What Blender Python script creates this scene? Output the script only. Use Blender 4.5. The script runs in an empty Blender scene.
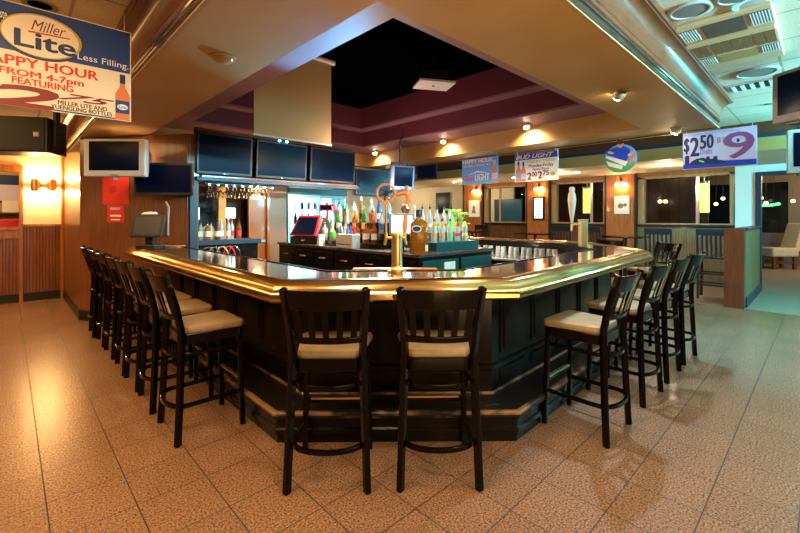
import bpy, bmesh, math, random
from mathutils import Vector, Matrix, Euler
random.seed(7)
C = bpy.context.scene.collection
SC = bpy.context.scene
PI = math.pi
H = 1.47                      # eye height of the photograph
FPX = 409.0                   # focal length in pixels of the 800 wide frame
TH = math.radians(46.15)      # heading of the view, from +X towards +Y
FW = (math.cos(TH), math.sin(TH)); RT = (math.sin(TH), -math.cos(TH))

# ---------------------------------------------------------------- surveying
def ray(px, py):
    r = (px-400.0)/FPX; u = (217.0-py)/FPX
    return (FW[0]+r*RT[0], FW[1]+r*RT[1], u)
def at_z(px, py, z):
    d = ray(px, py); t = (z-H)/d[2]; return Vector((d[0]*t, d[1]*t, z))
def at_X(px, py, x):
    d = ray(px, py); t = x/d[0]; return Vector((x, d[1]*t, H+d[2]*t))
def at_Y(px, py, y):
    d = ray(px, py); t = y/d[1]; return Vector((d[0]*t, y, H+d[2]*t))
def at_D(px, py, t):
    d = ray(px, py); return Vector((d[0]*t, d[1]*t, H+d[2]*t))
FACE = TH-PI/2                # rotz that turns a thing's front (-y) towards the viewpoint

# ---------------------------------------------------------------- materials
MATS = {}
def mat(name, col, rough=0.5, metal=0.0, emit=None, estr=0.0, trans=0.0, alpha=1.0, coat=0.0, spec=0.5,
        noise=None, bump=0.0, ior=1.45):
    """noise = (second colour, scale, detail, lo, hi)"""
    m = bpy.data.materials.new(name); m.use_nodes = True
    nt = m.node_tree; b = nt.nodes['Principled BSDF']
    def S(k, v):
        if k in b.inputs: b.inputs[k].default_value = v
    S('Base Color', (*col, 1)); S('Roughness', rough); S('Metallic', metal)
    S('Transmission Weight', trans); S('Alpha', alpha); S('Coat Weight', coat); S('Coat Roughness', 0.08)
    S('Specular IOR Level', spec); S('IOR', ior)
    if emit: S('Emission Color', (*emit, 1)); S('Emission Strength', estr)
    if noise:
        c2, sc, det, lo, hi = noise
        tc = nt.nodes.new('ShaderNodeTexCoord'); n = nt.nodes.new('ShaderNodeTexNoise')
        n.inputs['Scale'].default_value = sc; n.inputs['Detail'].default_value = det
        nt.links.new(tc.outputs['Object'], n.inputs['Vector'])
        r = nt.nodes.new('ShaderNodeValToRGB')
        r.color_ramp.elements[0].position = lo; r.color_ramp.elements[1].position = hi
        r.color_ramp.elements[0].color = (*c2, 1); r.color_ramp.elements[1].color = (*col, 1)
        nt.links.new(n.outputs['Fac'], r.inputs['Fac']); nt.links.new(r.outputs['Color'], b.inputs['Base Color'])
        if bump:
            bp = nt.nodes.new('ShaderNodeBump'); bp.inputs['Strength'].default_value = bump
            bp.inputs['Distance'].default_value = 0.01
            nt.links.new(n.outputs['Fac'], bp.inputs['Height']); nt.links.new(bp.outputs['Normal'], b.inputs['Normal'])
    MATS[name] = m
    return m

def nodes(m): return m.node_tree.nodes, m.node_tree.links, m.node_tree.nodes['Principled BSDF']
def math_node(nt, op, a, b=None, c=None):
    n = nt.nodes.new('ShaderNodeMath'); n.operation = op
    for i, v in enumerate((a, b, c)):
        if v is None: continue
        if isinstance(v, (int, float)): n.inputs[i].default_value = v
        else: nt.links.new(v, n.inputs[i])
    return n.outputs[0]

def wood(name, c1, c2, rough=0.35, bead=0.0, coat=0.25, grain=(6, 6, 0.5)):
    """lacquered wood; bead = spacing of beadboard grooves along x-y, 0 for plain boards"""
    m = mat(name, c1, rough, coat=coat); nt = m.node_tree; N, L, b = nodes(m)
    tc = N.new('ShaderNodeTexCoord'); mp = N.new('ShaderNodeMapping'); mp.inputs['Scale'].default_value = grain
    L.new(tc.outputs['Object'], mp.inputs['Vector'])
    n = N.new('ShaderNodeTexNoise'); n.inputs['Scale'].default_value = 5; n.inputs['Detail'].default_value = 6; n.inputs['Distortion'].default_value = 0.6
    L.new(mp.outputs['Vector'], n.inputs['Vector'])
    r = N.new('ShaderNodeValToRGB'); r.color_ramp.elements[0].position = .3; r.color_ramp.elements[1].position = .72
    r.color_ramp.elements[0].color = (*c2, 1); r.color_ramp.elements[1].color = (*c1, 1)
    L.new(n.outputs['Fac'], r.inputs['Fac']); out = r.outputs['Color']
    if bead:
        sx = N.new('ShaderNodeSeparateXYZ'); L.new(tc.outputs['Object'], sx.inputs[0])
        u = math_node(nt, 'SUBTRACT', sx.outputs[0], sx.outputs[1])
        f = math_node(nt, 'FRACT', math_node(nt, 'MULTIPLY', u, 1.0/bead))
        d = math_node(nt, 'ABSOLUTE', math_node(nt, 'SUBTRACT', f, 0.5))
        g = math_node(nt, 'GREATER_THAN', d, 0.43)
        sm = N.new('ShaderNodeMapRange'); sm.inputs[1].default_value = .36; sm.inputs[2].default_value = .5
        sm.inputs[3].default_value = 1; sm.inputs[4].default_value = 0; L.new(d, sm.inputs[0])
        mx = N.new('ShaderNodeMix'); mx.data_type = 'RGBA'; mx.inputs[7].default_value = (c2[0]*.6, c2[1]*.55, c2[2]*.55, 1)
        L.new(g, mx.inputs[0]); L.new(out, mx.inputs[6]); out = mx.outputs[2]
        bp = N.new('ShaderNodeBump'); bp.inputs['Strength'].default_value = .6; bp.inputs['Distance'].default_value = .006
        L.new(sm.outputs[0], bp.inputs['Height']); L.new(bp.outputs['Normal'], b.inputs['Normal'])
    L.new(out, b.inputs['Base Color'])
    return m

def grid_mat(name, col, col2, grout, sx, sy, ox, oy, w, rough, scale, lo=.35, hi=.65, bump=.0, spec=.5, var=.0):
    """stone or acoustic tiles: speckle plus a grid of joints in the world's x and y"""
    m = mat(name, col, rough, spec=spec); nt = m.node_tree; N, L, b = nodes(m)
    tc = N.new('ShaderNodeTexCoord')
    n = N.new('ShaderNodeTexNoise'); n.inputs['Scale'].default_value = scale; n.inputs['Detail'].default_value = 8; n.inputs['Roughness'].default_value = .7
    L.new(tc.outputs['Object'], n.inputs['Vector'])
    r = N.new('ShaderNodeValToRGB'); r.color_ramp.elements[0].position = lo; r.color_ramp.elements[1].position = hi
    r.color_ramp.elements[0].color = (*col2, 1); r.color_ramp.elements[1].color = (*col, 1)
    L.new(n.outputs['Fac'], r.inputs['Fac'])
    s = N.new('ShaderNodeSeparateXYZ'); L.new(tc.outputs['Object'], s.inputs[0])
    def line(o, p, off):
        f = math_node(nt, 'FRACT', math_node(nt, 'MULTIPLY', math_node(nt, 'SUBTRACT', o, off-p*100), 1.0/p))
        d = math_node(nt, 'ABSOLUTE', math_node(nt, 'SUBTRACT', f, 0.5))
        return math_node(nt, 'GREATER_THAN', d, 0.5-w/p/2)
    g = math_node(nt, 'MAXIMUM', line(s.outputs[0], sx, ox), line(s.outputs[1], sy, oy))
    if var:
        vx = math_node(nt, 'FLOOR', math_node(nt, 'MULTIPLY', math_node(nt, 'SUBTRACT', s.outputs[0], ox), 1.0/sx))
        vy = math_node(nt, 'FLOOR', math_node(nt, 'MULTIPLY', math_node(nt, 'SUBTRACT', s.outputs[1], oy), 1.0/sy))
        cb = N.new('ShaderNodeCombineXYZ'); L.new(vx, cb.inputs[0]); L.new(vy, cb.inputs[1])
        wn = N.new('ShaderNodeTexWhiteNoise'); L.new(cb.outputs[0], wn.inputs['Vector'])
        mr = N.new('ShaderNodeMapRange'); mr.inputs[3].default_value = 1-var; mr.inputs[4].default_value = 1+var
        L.new(wn.outputs['Value'], mr.inputs[0])
        hs = N.new('ShaderNodeHueSaturation'); L.new(r.outputs['Color'], hs.inputs['Color']); L.new(mr.outputs[0], hs.inputs['Value'])
        base = hs.outputs['Color']
    else: base = r.outputs['Color']
    mx = N.new('ShaderNodeMix'); mx.data_type = 'RGBA'; mx.inputs[7].default_value = (*grout, 1)
    L.new(g, mx.inputs[0]); L.new(base, mx.inputs[6]); L.new(mx.outputs[2], b.inputs['Base Color'])
    rr = math_node(nt, 'ADD', math_node(nt, 'MULTIPLY', g, .4), rough); L.new(rr, b.inputs['Roughness'])
    hgt = math_node(nt, 'SUBTRACT', math_node(nt, 'MULTIPLY', n.outputs['Fac'], bump), g)
    bp = N.new('ShaderNodeBump'); bp.inputs['Strength'].default_value = .35; bp.inputs['Distance'].default_value = .004
    L.new(hgt, bp.inputs['Height']); L.new(bp.outputs['Normal'], b.inputs['Normal'])
    return m

M_floor = grid_mat('granite_tiles', (.33, .182, .10), (.03, .016, .011), (.024, .013, .009), .335, .335, .145, .425, .0055, .27, 95, .36, .60, .25, .5, .06)
M_tile = grid_mat('acoustic_tiles', (.72, .62, .46), (.52, .43, .30), (.40, .33, .22), .62, .62, .33, .30, .022, .85, 60, .3, .6, .6, .2, .03)
M_carpet = mat('carpet', (.30, .23, .16), .95, noise=((.17, .13, .09), 60, 4, .35, .65), bump=.5)
M_tan = mat('tan_paint', (.50, .29, .09), .5, noise=((.45, .255, .075), 2.5, 3, .3, .7))
M_mauve = mat('mauve_lit_maroon', (.27, .13, .14), .6)  # maroon ledges, with the purple light on them put into the colour
M_maroon = mat('maroon_paint', (.12, .022, .03), .6)
M_black = mat('black_paint', (.0012, .0012, .0014), .9, spec=0)
M_cream = mat('cream_paint', (.78, .68, .48), .6, noise=((.72, .62, .43), 3, 3, .3, .7))
M_white = mat('white_paint', (.78, .80, .78), .6)
M_bead = wood('beadboard_oak', (.25, .092, .030), (.14, .046, .014), .35, bead=.043)
M_beadlight = wood('beadboard_light', (.23, .175, .075), (.15, .11, .045), .45, bead=.05)
M_crown = wood('mahogany_crown', (.16, .037, .009), (.08, .017, .0045), .36, coat=.35, grain=(2, 2, 12))
M_orange = wood('orange_oak', (.42, .15, .04), (.25, .08, .02), .3, coat=.4)
M_brown = wood('brown_oak', (.15, .062, .028), (.08, .03, .013), .35)
M_lightwood = wood('light_oak', (.48, .29, .13), (.33, .19, .08), .4)
M_goldlip = mat('gold_lacquer', (.62, .42, .17), .3, metal=.5)
M_darkbase = mat('black_baseboard', (.014, .011, .009), .35)
M_blueframe = mat('navy_paint', (.015, .03, .06), .4)
M_stool = mat('espresso_lacquer', (.003, .0016, .0013), .16, spec=.24)
M_seat = mat('tan_vinyl', (.31, .215, .115), .5, spec=.3, noise=((.26, .18, .09), 18, 4, .3, .7))
M_barblack = mat('black_lacquer', (.0045, .0032, .0027), .26, spec=.3, noise=((.012, .007, .0045), 5, 5, .3, .5))
M_bartop = mat('bar_granite', (.022, .02, .022), .09, coat=.6, noise=((.10, .075, .06), 40, 6, .28, .42))
M_brass = mat('brass', (.86, .59, .24), .2, metal=1.0, noise=((.72, .46, .17), 5, 3, .3, .7))
M_brass2 = mat('brushed_brass', (.83, .58, .26), .32, metal=1.0)
M_step = mat('worn_step', (.011, .008, .007), .4, spec=.35, noise=((.16, .09, .045), 7, 6, .26, .40))
M_wornedge = mat('worn_edge', (.26, .14, .06), .45, noise=((.015, .01, .008), 7, 5, .42, .56))
M_chrome = mat('chrome', (.8, .8, .82), .15, metal=1.0)
M_steel = mat('steel', (.55, .56, .58), .3, metal=1.0)
M_plastic = mat('black_plastic', (.012, .012, .014), .35)
M_gloss = mat('dark_screen', (.003, .005, .018), .25, spec=.08)
M_silver = mat('silver_plastic', (.50, .49, .46), .4)
M_greyplastic = mat('grey_plastic', (.22, .19, .17), .4)
M_bluegrey = mat('blue_grey_plastic', (.20, .24, .38), .4)
M_paper = mat('white_paper', (.82, .80, .76), .6)
M_red = mat('red_paper', (.66, .03, .015), .5)
M_redp = mat('red_plastic', (.62, .02, .03), .3, coat=.4)
M_teal = mat('cyan_lit_laminate', (.005, .06, .054), .3, coat=.2)  # dark cabinet, with the cyan light on it put into the colour
M_screenfab = mat('screen_fabric', (.60, .45, .22), .8)
M_glass = mat('clear_glass', (.93, .97, .96), .03, trans=1.0, ior=1.35)
M_ware = mat('frosted_glassware', (.90, .94, .92), .12, trans=.75, ior=1.3)
M_pane = mat('window_glass', (.95, .97, .97), .01, trans=1.0, ior=1.08)
M_amber = mat('amber_liquor', (.75, .24, .03), .05, trans=.75, ior=1.3)
M_amberd = mat('whiskey', (.86, .24, .02), .06, trans=.7, ior=1.3, coat=.6)
M_greenglass = mat('green_glass', (.06, .42, .08), .05, trans=.6, ior=1.3)
M_clearb = mat('clear_bottle', (.90, .94, .92), .05, trans=.6, ior=1.3, coat=.5)
M_blueglass = mat('blue_glass', (.12, .25, .65), .06, trans=.5, ior=1.3)
M_brownglass = mat('brown_glass', (.20, .06, .02), .08, trans=.2)
M_lorange = mat('orange_label', (.85, .26, .04), .5)
M_lgreen = mat('green_label', (.10, .55, .08), .5)
M_lred = mat('red_label', (.65, .03, .03), .5)
M_lyellow = mat('yellow_label', (.85, .55, .06), .5)
M_lwhite = mat('white_label', (.85, .83, .78), .5)
M_lblack = mat('black_label', (.02, .02, .02), .5)
M_lblue = mat('blue_label', (.05, .15, .55), .5)
M_upholstery = mat('beige_upholstery', (.72, .56, .36), .8, noise=((.62, .47, .29), 25, 4, .3, .7))
M_redwood = wood('red_chair_wood', (.24, .06, .025), (.15, .035, .014), .35)
M_nookchair = mat('dark_chair_lacquer', (.03, .029, .033), .3, coat=.3)
M_warm = mat('lamp_warm', (1, .9, .7), .5, emit=(1, .74, .40), estr=22)
M_spot = mat('lamp_spot', (1, .95, .85), .5, emit=(1, .88, .66), estr=40)
M_shade = mat('lamp_shade_glass', (1, .9, .75), .5, emit=(1, .66, .34), estr=9)
M_lantern = mat('lantern_glass', (.95, .9, .5), .5, emit=(.80, .78, .14), estr=.75)
M_dimlamp = mat('lamp_dim', (1, .8, .5), .5, emit=(1, .55, .22), estr=3)
M_neon = mat('green_neon', (.1, 1, .2), .5, emit=(.05, .9, .12), estr=3)
M_cooler = mat('cooler_light', (.8, .97, 1), .5, emit=(.50, .92, 1.0), estr=1.5)
M_tealsteel = mat('cooler_shell', (.05, .17, .19), .35)
M_menu = mat('lit_menu', (.9, 1, .95), .5, emit=(.72, 1.0, .92), estr=1.1)
M_whitelit = mat('lit_register_screen', (.9, .95, 1), .5, emit=(.8, .92, 1.0), estr=3.0)
M_led_b = mat('blue_led', (.1, .3, 1), .4, emit=(.05, .2, 1), estr=25)
M_led_g = mat('green_led', (.1, 1, .5), .4, emit=(.05, 1, .35), estr=25)
M_led_r = mat('red_led', (1, .1, .1), .4, emit=(1, .05, .05), estr=8)
M_tvteal = mat('glowing_teal_screen', (.01, .03, .04), .3, emit=(.02, .13, .18), estr=.15)
M_darkroom = wood('dark_panelling', (.055, .026, .014), (.03, .013, .007), .4, bead=.25)
M_nightglass = mat('night_window', (.008, .010, .014), .08)
M_grey = mat('grey_paint', (.12, .115, .12), .6)
M_print = {}
def ink(name, col):
    if name not in M_print: M_print[name] = mat(name, col, .5)
    return M_print[name]
I_navy = ink('navy_ink', (.012, .035, .13)); I_blue = ink('blue_ink', (.012, .05, .24)); I_red = ink('red_ink', (.62, .035, .018))
I_dred = ink('dark_red_ink', (.22, .012, .02)); I_white = ink('white_ink', (.86, .84, .80)); I_cream = ink('cream_ink', (.84, .74, .56))
I_black = ink('black_ink', (.015, .015, .018)); I_royal = ink('royal_ink', (.015, .06, .55)); I_lilac = ink('lilac_ink', (.62, .60, .86))
I_plum = ink('plum_ink', (.26, .08, .24)); I_lime = ink('lime_ink', (.45, .72, .10)); I_yel = ink('yellow_ink', (.85, .62, .10))
I_sky = ink('sky_ink', (.16, .38, .82)); I_pink = ink('pink_ink', (.70, .12, .28)); I_skin = ink('skin_ink', (.75, .42, .26))
I_gold = ink('gold_ink', (.55, .36, .10)); I_orange = ink('orange_ink', (.72, .20, .05)); I_cyan = ink('cyan_ink', (.08, .45, .70)); I_green = ink('green_ink', (.06, .32, .12))

# ---------------------------------------------------------------- mesh builder
class MB:
    def __init__(s): s.bm = bmesh.new()
    def face(s, pts):
        return s.bm.faces.new([s.bm.verts.new(p) for p in pts])
    def hexa(s, p):   # 8 points: bottom 4 ccw, top 4 ccw
        v = [s.bm.verts.new(q) for q in p]
        for f in ((3, 2, 1, 0), (4, 5, 6, 7), (0, 1, 5, 4), (1, 2, 6, 5), (2, 3, 7, 6), (3, 0, 4, 7)):
            s.bm.faces.new([v[i] for i in f])
        return s
    def box(s, x0, y0, z0, x1, y1, z1):
        x0, x1 = min(x0, x1), max(x0, x1); y0, y1 = min(y0, y1), max(y0, y1); z0, z1 = min(z0, z1), max(z0, z1)
        return s.hexa([(x0, y0, z0), (x1, y0, z0), (x1, y1, z0), (x0, y1, z0), (x0, y0, z1), (x1, y0, z1), (x1, y1, z1), (x0, y1, z1)])
    def bar(s, p, q, w, h, up=(0, 0, 1), w2=None, h2=None):
        p = Vector(p); q = Vector(q); d = (q-p).normalized(); u = Vector(up)
        a = d.cross(u)
        if a.length < 1e-4: a = d.cross(Vector((0, 1, 0)))
        a.normalize(); b = a.cross(d).normalized(); w2 = w2 or w; h2 = h2 or h
        c = lambda o, w, h: [o-a*w/2-b*h/2, o+a*w/2-b*h/2, o+a*w/2+b*h/2, o-a*w/2+b*h/2]
        return s.hexa(c(p, w, h)[::-1]+c(q, w2, h2)[::-1])
    def tube(s, pts, r, n=10, closed=False, sq=None):
        """round (or, with sq=(w,h), rectangular) section swept along a polyline"""
        pts = [Vector(p) for p in pts]; k = len(pts); rings = []
        prev = None
        for i, p in enumerate(pts):
            if closed: d = pts[(i+1) % k]-pts[i-1]
            else: d = pts[min(i+1, k-1)]-pts[max(i-1, 0)]
            d.normalize()
            if prev is None:
                a = d.cross(Vector((0, 0, 1)))
                if a.length < .05: a = d.cross(Vector((0, 1, 0)))
            else: a = prev-d*prev.dot(d)
            a.normalize(); prev = a; b = d.cross(a)
            rr = r[i] if isinstance(r, (list, tuple)) else r
            if sq: off = [(-sq[0]/2, -sq[1]/2), (sq[0]/2, -sq[1]/2), (sq[0]/2, sq[1]/2), (-sq[0]/2, sq[1]/2)]
            else: off = [(rr*math.cos(2*PI*j/n), rr*math.sin(2*PI*j/n)) for j in range(n)]
            rings.append([s.bm.verts.new(p+a*o[0]+b*o[1]) for o in off])
        m = len(rings[0])
        for i in range(k if closed else k-1):
            A, B = rings[i], rings[(i+1) % k]
            for j in range(m): s.bm.faces.new((A[j], A[(j+1) % m], B[(j+1) % m], B[j]))
        if not closed: s.bm.faces.new(rings[0][::-1]); s.bm.faces.new(rings[-1])
        return s
    def lathe(s, prof, c=(0, 0, 0), n=16, sx=1.0, sy=1.0):
        rings = []
        for r, z in prof:
            if r < 1e-5: rings.append([s.bm.verts.new((c[0], c[1], c[2]+z))])
            else: rings.append([s.bm.verts.new((c[0]+sx*r*math.cos(2*PI*j/n), c[1]+sy*r*math.sin(2*PI*j/n), c[2]+z)) for j in range(n)])
        for A, B in zip(rings, rings[1:]):
            for j in range(n):
                k = (j+1) % n
                if len(A) == 1 and len(B) == 1: break
                if len(A) == 1: s.bm.faces.new((A[0], B[k], B[j]))
                elif len(B) == 1: s.bm.faces.new((A[j], A[k], B[0]))
                else: s.bm.faces.new((A[j], A[k], B[k], B[j]))
        if len(rings[0]) > 1: s.bm.faces.new(rings[0][::-1])
        if len(rings[-1]) > 1: s.bm.faces.new(rings[-1])
        return s
    def prism(s, poly, z0, z1):
        a = [s.bm.verts.new((x, y, z0)) for x, y in poly]; b = [s.bm.verts.new((x, y, z1)) for x, y in poly]; n = len(poly)
        s.bm.faces.new(a[::-1]); s.bm.faces.new(b)
        for i in range(n): s.bm.faces.new((a[i], a[(i+1) % n], b[(i+1) % n], b[i]))
        return s
    def plate(s, poly, y0, y1):
        """outline in x,z extruded along y (y0 is the front)"""
        a = [s.bm.verts.new((x, y0, z)) for x, z in poly]; b = [s.bm.verts.new((x, y1, z)) for x, z in poly]; n = len(poly)
        s.bm.faces.new(a); s.bm.faces.new(b[::-1])
        for i in range(n): s.bm.faces.new((a[i], b[i], b[(i+1) % n], a[(i+1) % n]))
        return s
    def ellipse(s, cx, cz, rx, rz, y0, y1, n=40, rot=0.0):
        pts = []
        for j in range(n):
            t = 2*PI*j/n; x = rx*math.cos(t); z = rz*math.sin(t)
            pts.append((cx+x*math.cos(rot)-z*math.sin(rot), cz+x*math.sin(rot)+z*math.cos(rot)))
        return s.plate(pts, y0, y1)
    def sweep(s, prof, path, closed_prof=True, closed=False):
        """profile (d, z) swept along a path in plan; d is measured to the left of the way"""
        P = [Vector((p[0], p[1])) for p in path]; k = len(P); rings = []
        for i in range(k):
            def nrm(a, b):
                d = (b-a).normalized(); return Vector((-d.y, d.x))
            if closed or 0 < i < k-1:
                n1 = nrm(P[i-1], P[i]); n2 = nrm(P[i], P[(i+1) % k])
                m = (n1+n2); m = m/(m.dot(n1)) if abs(m.dot(n1)) > 1e-6 else n1
            elif i == 0: m = nrm(P[0], P[1])
            else: m = nrm(P[-2], P[-1])
            rings.append([s.bm.verts.new((P[i].x+m.x*d, P[i].y+m.y*d, z)) for d, z in prof])
        n = len(prof)
        for i in range(k if closed else k-1):
            A, B = rings[i], rings[(i+1) % k]
            for j in range(n if closed_prof else n-1):
                s.bm.faces.new((A[j], B[j], B[(j+1) % n], A[(j+1) % n]))
        if closed_prof and not closed: s.bm.faces.new(rings[0]); s.bm.faces.new(rings[-1][::-1])
        return s
    def text(s, body, x0, z0, x1, z1, y=0.0, bold=0.0, shear=0.0, depth=.0008):
        cu = bpy.data.curves.new('t', 'FONT'); cu.body = body; cu.size = 1; cu.shear = shear; cu.resolution_u = 3
        ob = bpy.data.objects.new('t', cu); C.objects.link(ob); bpy.context.view_layer.update()
        me = bpy.data.meshes.new_from_object(ob.evaluated_get(bpy.context.evaluated_depsgraph_get()))
        bpy.data.objects.remove(ob); bpy.data.curves.remove(cu)
        xs = [v.co.x for v in me.vertices]; ys = [v.co.y for v in me.vertices]
        a, b_, c, d = min(xs), max(xs), min(ys), max(ys)
        e = bold*(z1-z0)*1.5     # heavier lettering: the outline set again a hair to each side
        for q, (ex, ez) in enumerate(((0, 0), (e, 0), (-e, 0), (0, e*.6), (0, -e*.6), (e*.7, e*.4), (-e*.7, -e*.4), (e*.7, -e*.4), (-e*.7, e*.4)) if bold > .015 else ((0, 0),)):
            vs = []
            for v in me.vertices:
                vs.append(s.bm.verts.new((ex+x0+(v.co.x-a)/(b_-a)*(x1-x0), y-depth-q*.00006, ez+z0+(v.co.y-c)/(d-c)*(z1-z0))))
            for p in me.polygons:
                try: s.bm.faces.new([vs[i] for i in p.vertices])
                except ValueError: pass
        bpy.data.meshes.remove(me)
        return s
    def build(s, name, m, parent=None, bevel=0, smooth=False, kind=None, seg=2):
        bm = s.bm
        bmesh.ops.recalc_face_normals(bm, faces=bm.faces[:])
        me = bpy.data.meshes.new(name); bm.to_mesh(me); bm.free()
        me.materials.append(m)
        if smooth:
            for p in me.polygons: p.use_smooth = True
        o = bpy.data.objects.new(name, me); C.objects.link(o)
        if smooth == 'auto':
            me.set_sharp_from_angle(angle=math.radians(38))
        if bevel:
            b = o.modifiers.new('edge', 'BEVEL'); b.width = bevel; b.segments = seg; b.limit_method = 'ANGLE'
        if parent: o.parent = parent
        if kind: o['kind'] = kind
        return o

def tag(o, label, cat, group=None):
    o['label'] = label; o['category'] = cat
    if group: o['group'] = group
    return o
def thing(name, label, cat, loc=(0, 0, 0), rz=0.0, group=None, rot=None):
    o = bpy.data.objects.new(name, None); o.empty_display_size = .1; C.objects.link(o)
    o.location = loc; o.rotation_euler = rot if rot else (0, 0, rz)
    return tag(o, label, cat, group)
def copy_tree(o, parent=None):
    c = o.copy(); C.objects.link(c); c.parent = parent
    for ch in list(o.children): copy_tree(ch, c)
    return c
ORD = ['first', 'second', 'third', 'fourth', 'fifth', 'sixth', 'seventh', 'eighth', 'ninth', 'tenth', 'eleventh', 'twelfth', 'thirteenth', 'fourteenth', 'fifteenth', 'sixteenth']
def structure(name, mb, m, **k): return mb.build(name, m, kind='structure', **k)

# ---------------------------------------------------------------- camera
cam = bpy.data.cameras.new('camera'); co = bpy.data.objects.new('camera', cam); C.objects.link(co)
co.location = (0, 0, H); co.rotation_euler = (PI/2, 0, FACE)
cam.sensor_width = 36; cam.lens = FPX/800*36; cam.shift_y = -49.5/800; cam.clip_start = .05
SC.camera = co

# ================================================================ THE SETTING
WX = 10.77                    # window wall
SOF = 2.60; CEI = 2.95
b = MB(); b.box(-4, -4, -.05, 8.52, 9.8, 0); structure('floor', b, M_floor)
b = MB(); b.box(8.52, -4, -.05, 22, 16, -.001); structure('floor_carpet', b, M_carpet)

# acoustic ceiling around the bulkhead
b = MB(); b.box(-4, -4, CEI, .72, 9.8, CEI+.05); b.box(.72, -4, CEI, 8.5, .94, CEI+.05); b.box(6.45, .94, CEI, 8.5, 16, CEI+.05)
structure('ceiling', b, M_tile)

# bulkhead over the bar: soffit ring, stepped tray, black void
O = (.75, .94, 6.45, 7.62); I1 = (1.40, 1.63, 5.85, 7.2); I2 = (1.97, 2.12, 5.22, 6.55); I3 = (2.17, 2.32, 5.02, 6.35)
def ring(mb, A, B, z):
    ax0, ay0, ax1, ay1 = A; bx0, by0, bx1, by1 = B
    for q in (((ax0, ay0), (ax1, ay0), (bx1, by0), (bx0, by0)), ((ax1, ay0), (ax1, ay1), (bx1, by1), (bx1, by0)),
              ((ax1, ay1), (ax0, ay1), (bx0, by1), (bx1, by1)), ((ax0, ay1), (ax0, ay0), (bx0, by0), (bx0, by1))):
        mb.prism(q, z, z+.03)
def walls(mb, A, z0, z1):
    x0, y0, x1, y1 = A; t = .03
    mb.box(x0-t, y0-t, z0, x1+t, y0, z1); mb.box(x0-t, y1, z0, x1+t, y1+t, z1); mb.box(x0-t, y0, z0, x0, y1, z1); mb.box(x1, y0, z0, x1+t, y1, z1)
b = MB(); ring(b, O, I1, SOF); walls(b, I1, SOF+.03, 2.88); structure('ceiling_soffit', b, M_tan)
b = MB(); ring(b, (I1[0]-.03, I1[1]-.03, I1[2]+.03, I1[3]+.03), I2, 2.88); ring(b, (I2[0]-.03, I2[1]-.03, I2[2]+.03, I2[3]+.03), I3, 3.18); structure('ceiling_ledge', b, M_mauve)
b = MB(); walls(b, I2, 2.91, 3.18); walls(b, I3, 3.21, 3.6); structure('ceiling_tray', b, M_maroon)
b = MB(); b.box(I3[0]-.05, I3[1]-.05, 3.6, I3[2]+.05, I3[3]+.05, 3.65); structure('ceiling_void', b, M_black)
# wooden crown moulding round the bulkhead
cove = [(-.026-.092*(1-math.cos(t*PI/2)), 2.735+.16*math.sin(t*PI/2)) for t in (0, .12, .25, .4, .55, .7, .85, 1)]
prof = [(.01, SOF+.075), (-.020, SOF+.075), (-.028, SOF+.082), (-.030, SOF+.095), (-.020, SOF+.10), (-.020, SOF+.118), (-.026, SOF+.125)]+cove+[(-.120, 2.90), (-.134, 2.905), (-.140, 2.92), (-.138, CEI-.002), (.01, CEI-.002)]
lowprof = [(.01, SOF-.010), (-.012, SOF-.010), (-.014, SOF+.012), (-.004, SOF+.018), (-.004, SOF+.058), (-.014, SOF+.064), (-.018, SOF+.0745), (.01, SOF+.0745)]
b = MB(); b.sweep(prof, [(.75, 9.64), (.75, .94), (6.45, .94), (6.45, 7.6)]); structure('trim_1', b, M_crown, smooth='auto')
b = MB(); b.sweep(lowprof, [(.75, 9.64), (.75, .94), (6.45, .94), (6.45, 7.6)]); structure('trim_17', b, mat('dark_lacquer_trim', (.03, .012, .006), .2, coat=.5), smooth='auto')
# golden lip under the crown
b = MB(); b.sweep([(.004, SOF-.020), (-.020, SOF-.020), (-.020, SOF-.010), (.004, SOF-.010)], [(.75, 7.35), (.75, .94), (6.45, .94), (6.45, 7.6)]); structure('trim_2', b, M_lightwood)

# left pier with the diagonal panelled wall
PP = (.752, 7.39); QQ = (1.72, 5.86)
b = MB(); b.prism([(.752, 9.66), PP, QQ, (1.86, 5.86), (1.86, 9.66)], 0, SOF-.022); structure('wall_left', b, M_bead)
b = MB(); b.box(1.74, 5.80, 0, 1.83, 5.858, 2.0); structure('trim_3', b, M_blueframe)
b = MB()
dd = (Vector(QQ)-Vector(PP)).normalized(); nn = Vector((-dd.y, dd.x))*-1
b.sweep([(0, 0), (-.018, 0), (-.018, .13), (-.010, .145), (0, .145)], [(.752, 9.64), PP, QQ]); structure('baseboard_left', b, M_darkbase)
# recessed wall at the back left with its plaster panel, and the opening beside it
YB = 9.66
b = MB(); b.box(.19, YB, 0, .76, YB+.12, 1.30); structure('wall_wainscot', b, M_bead)
b = MB(); b.box(-4, YB, 0, .17, YB+.12, 1.24); structure('wall_wainscot_low', b, M_bead)
b = MB(); b.box(.19, YB, 1.30, .76, YB+.12, SOF); b.box(-4, YB+.001, 2.36, .19, YB+.12, SOF); structure('wall_back', b, M_cream)
b = MB(); b.box(.15, YB-.03, 0, .20, YB+.14, 2.36); b.box(-4, YB-.03, 2.25, .15, YB+.14, 2.36); b.box(-4, YB-.04, 1.24, .15, YB+.16, 1.30); b.box(-4, YB-.02, 1.10, .15, YB-.001, 1.24); structure('trim_4', b, M_orange, bevel=.004)
b = MB(); b.box(.18, YB-.03, 1.30, .75, YB-.001, 1.345); b.box(.70, YB-.022, 0, .75, YB-.001, 1.30); b.box(.71, YB-.02, 1.345, .75, YB-.001, SOF-.02); structure('trim_5', b, M_orange, bevel=.004)
b = MB(); b.box(-4, YB-.02, 0, .748, YB-.003, .145); structure('baseboard_back', b, M_darkbase)
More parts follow.
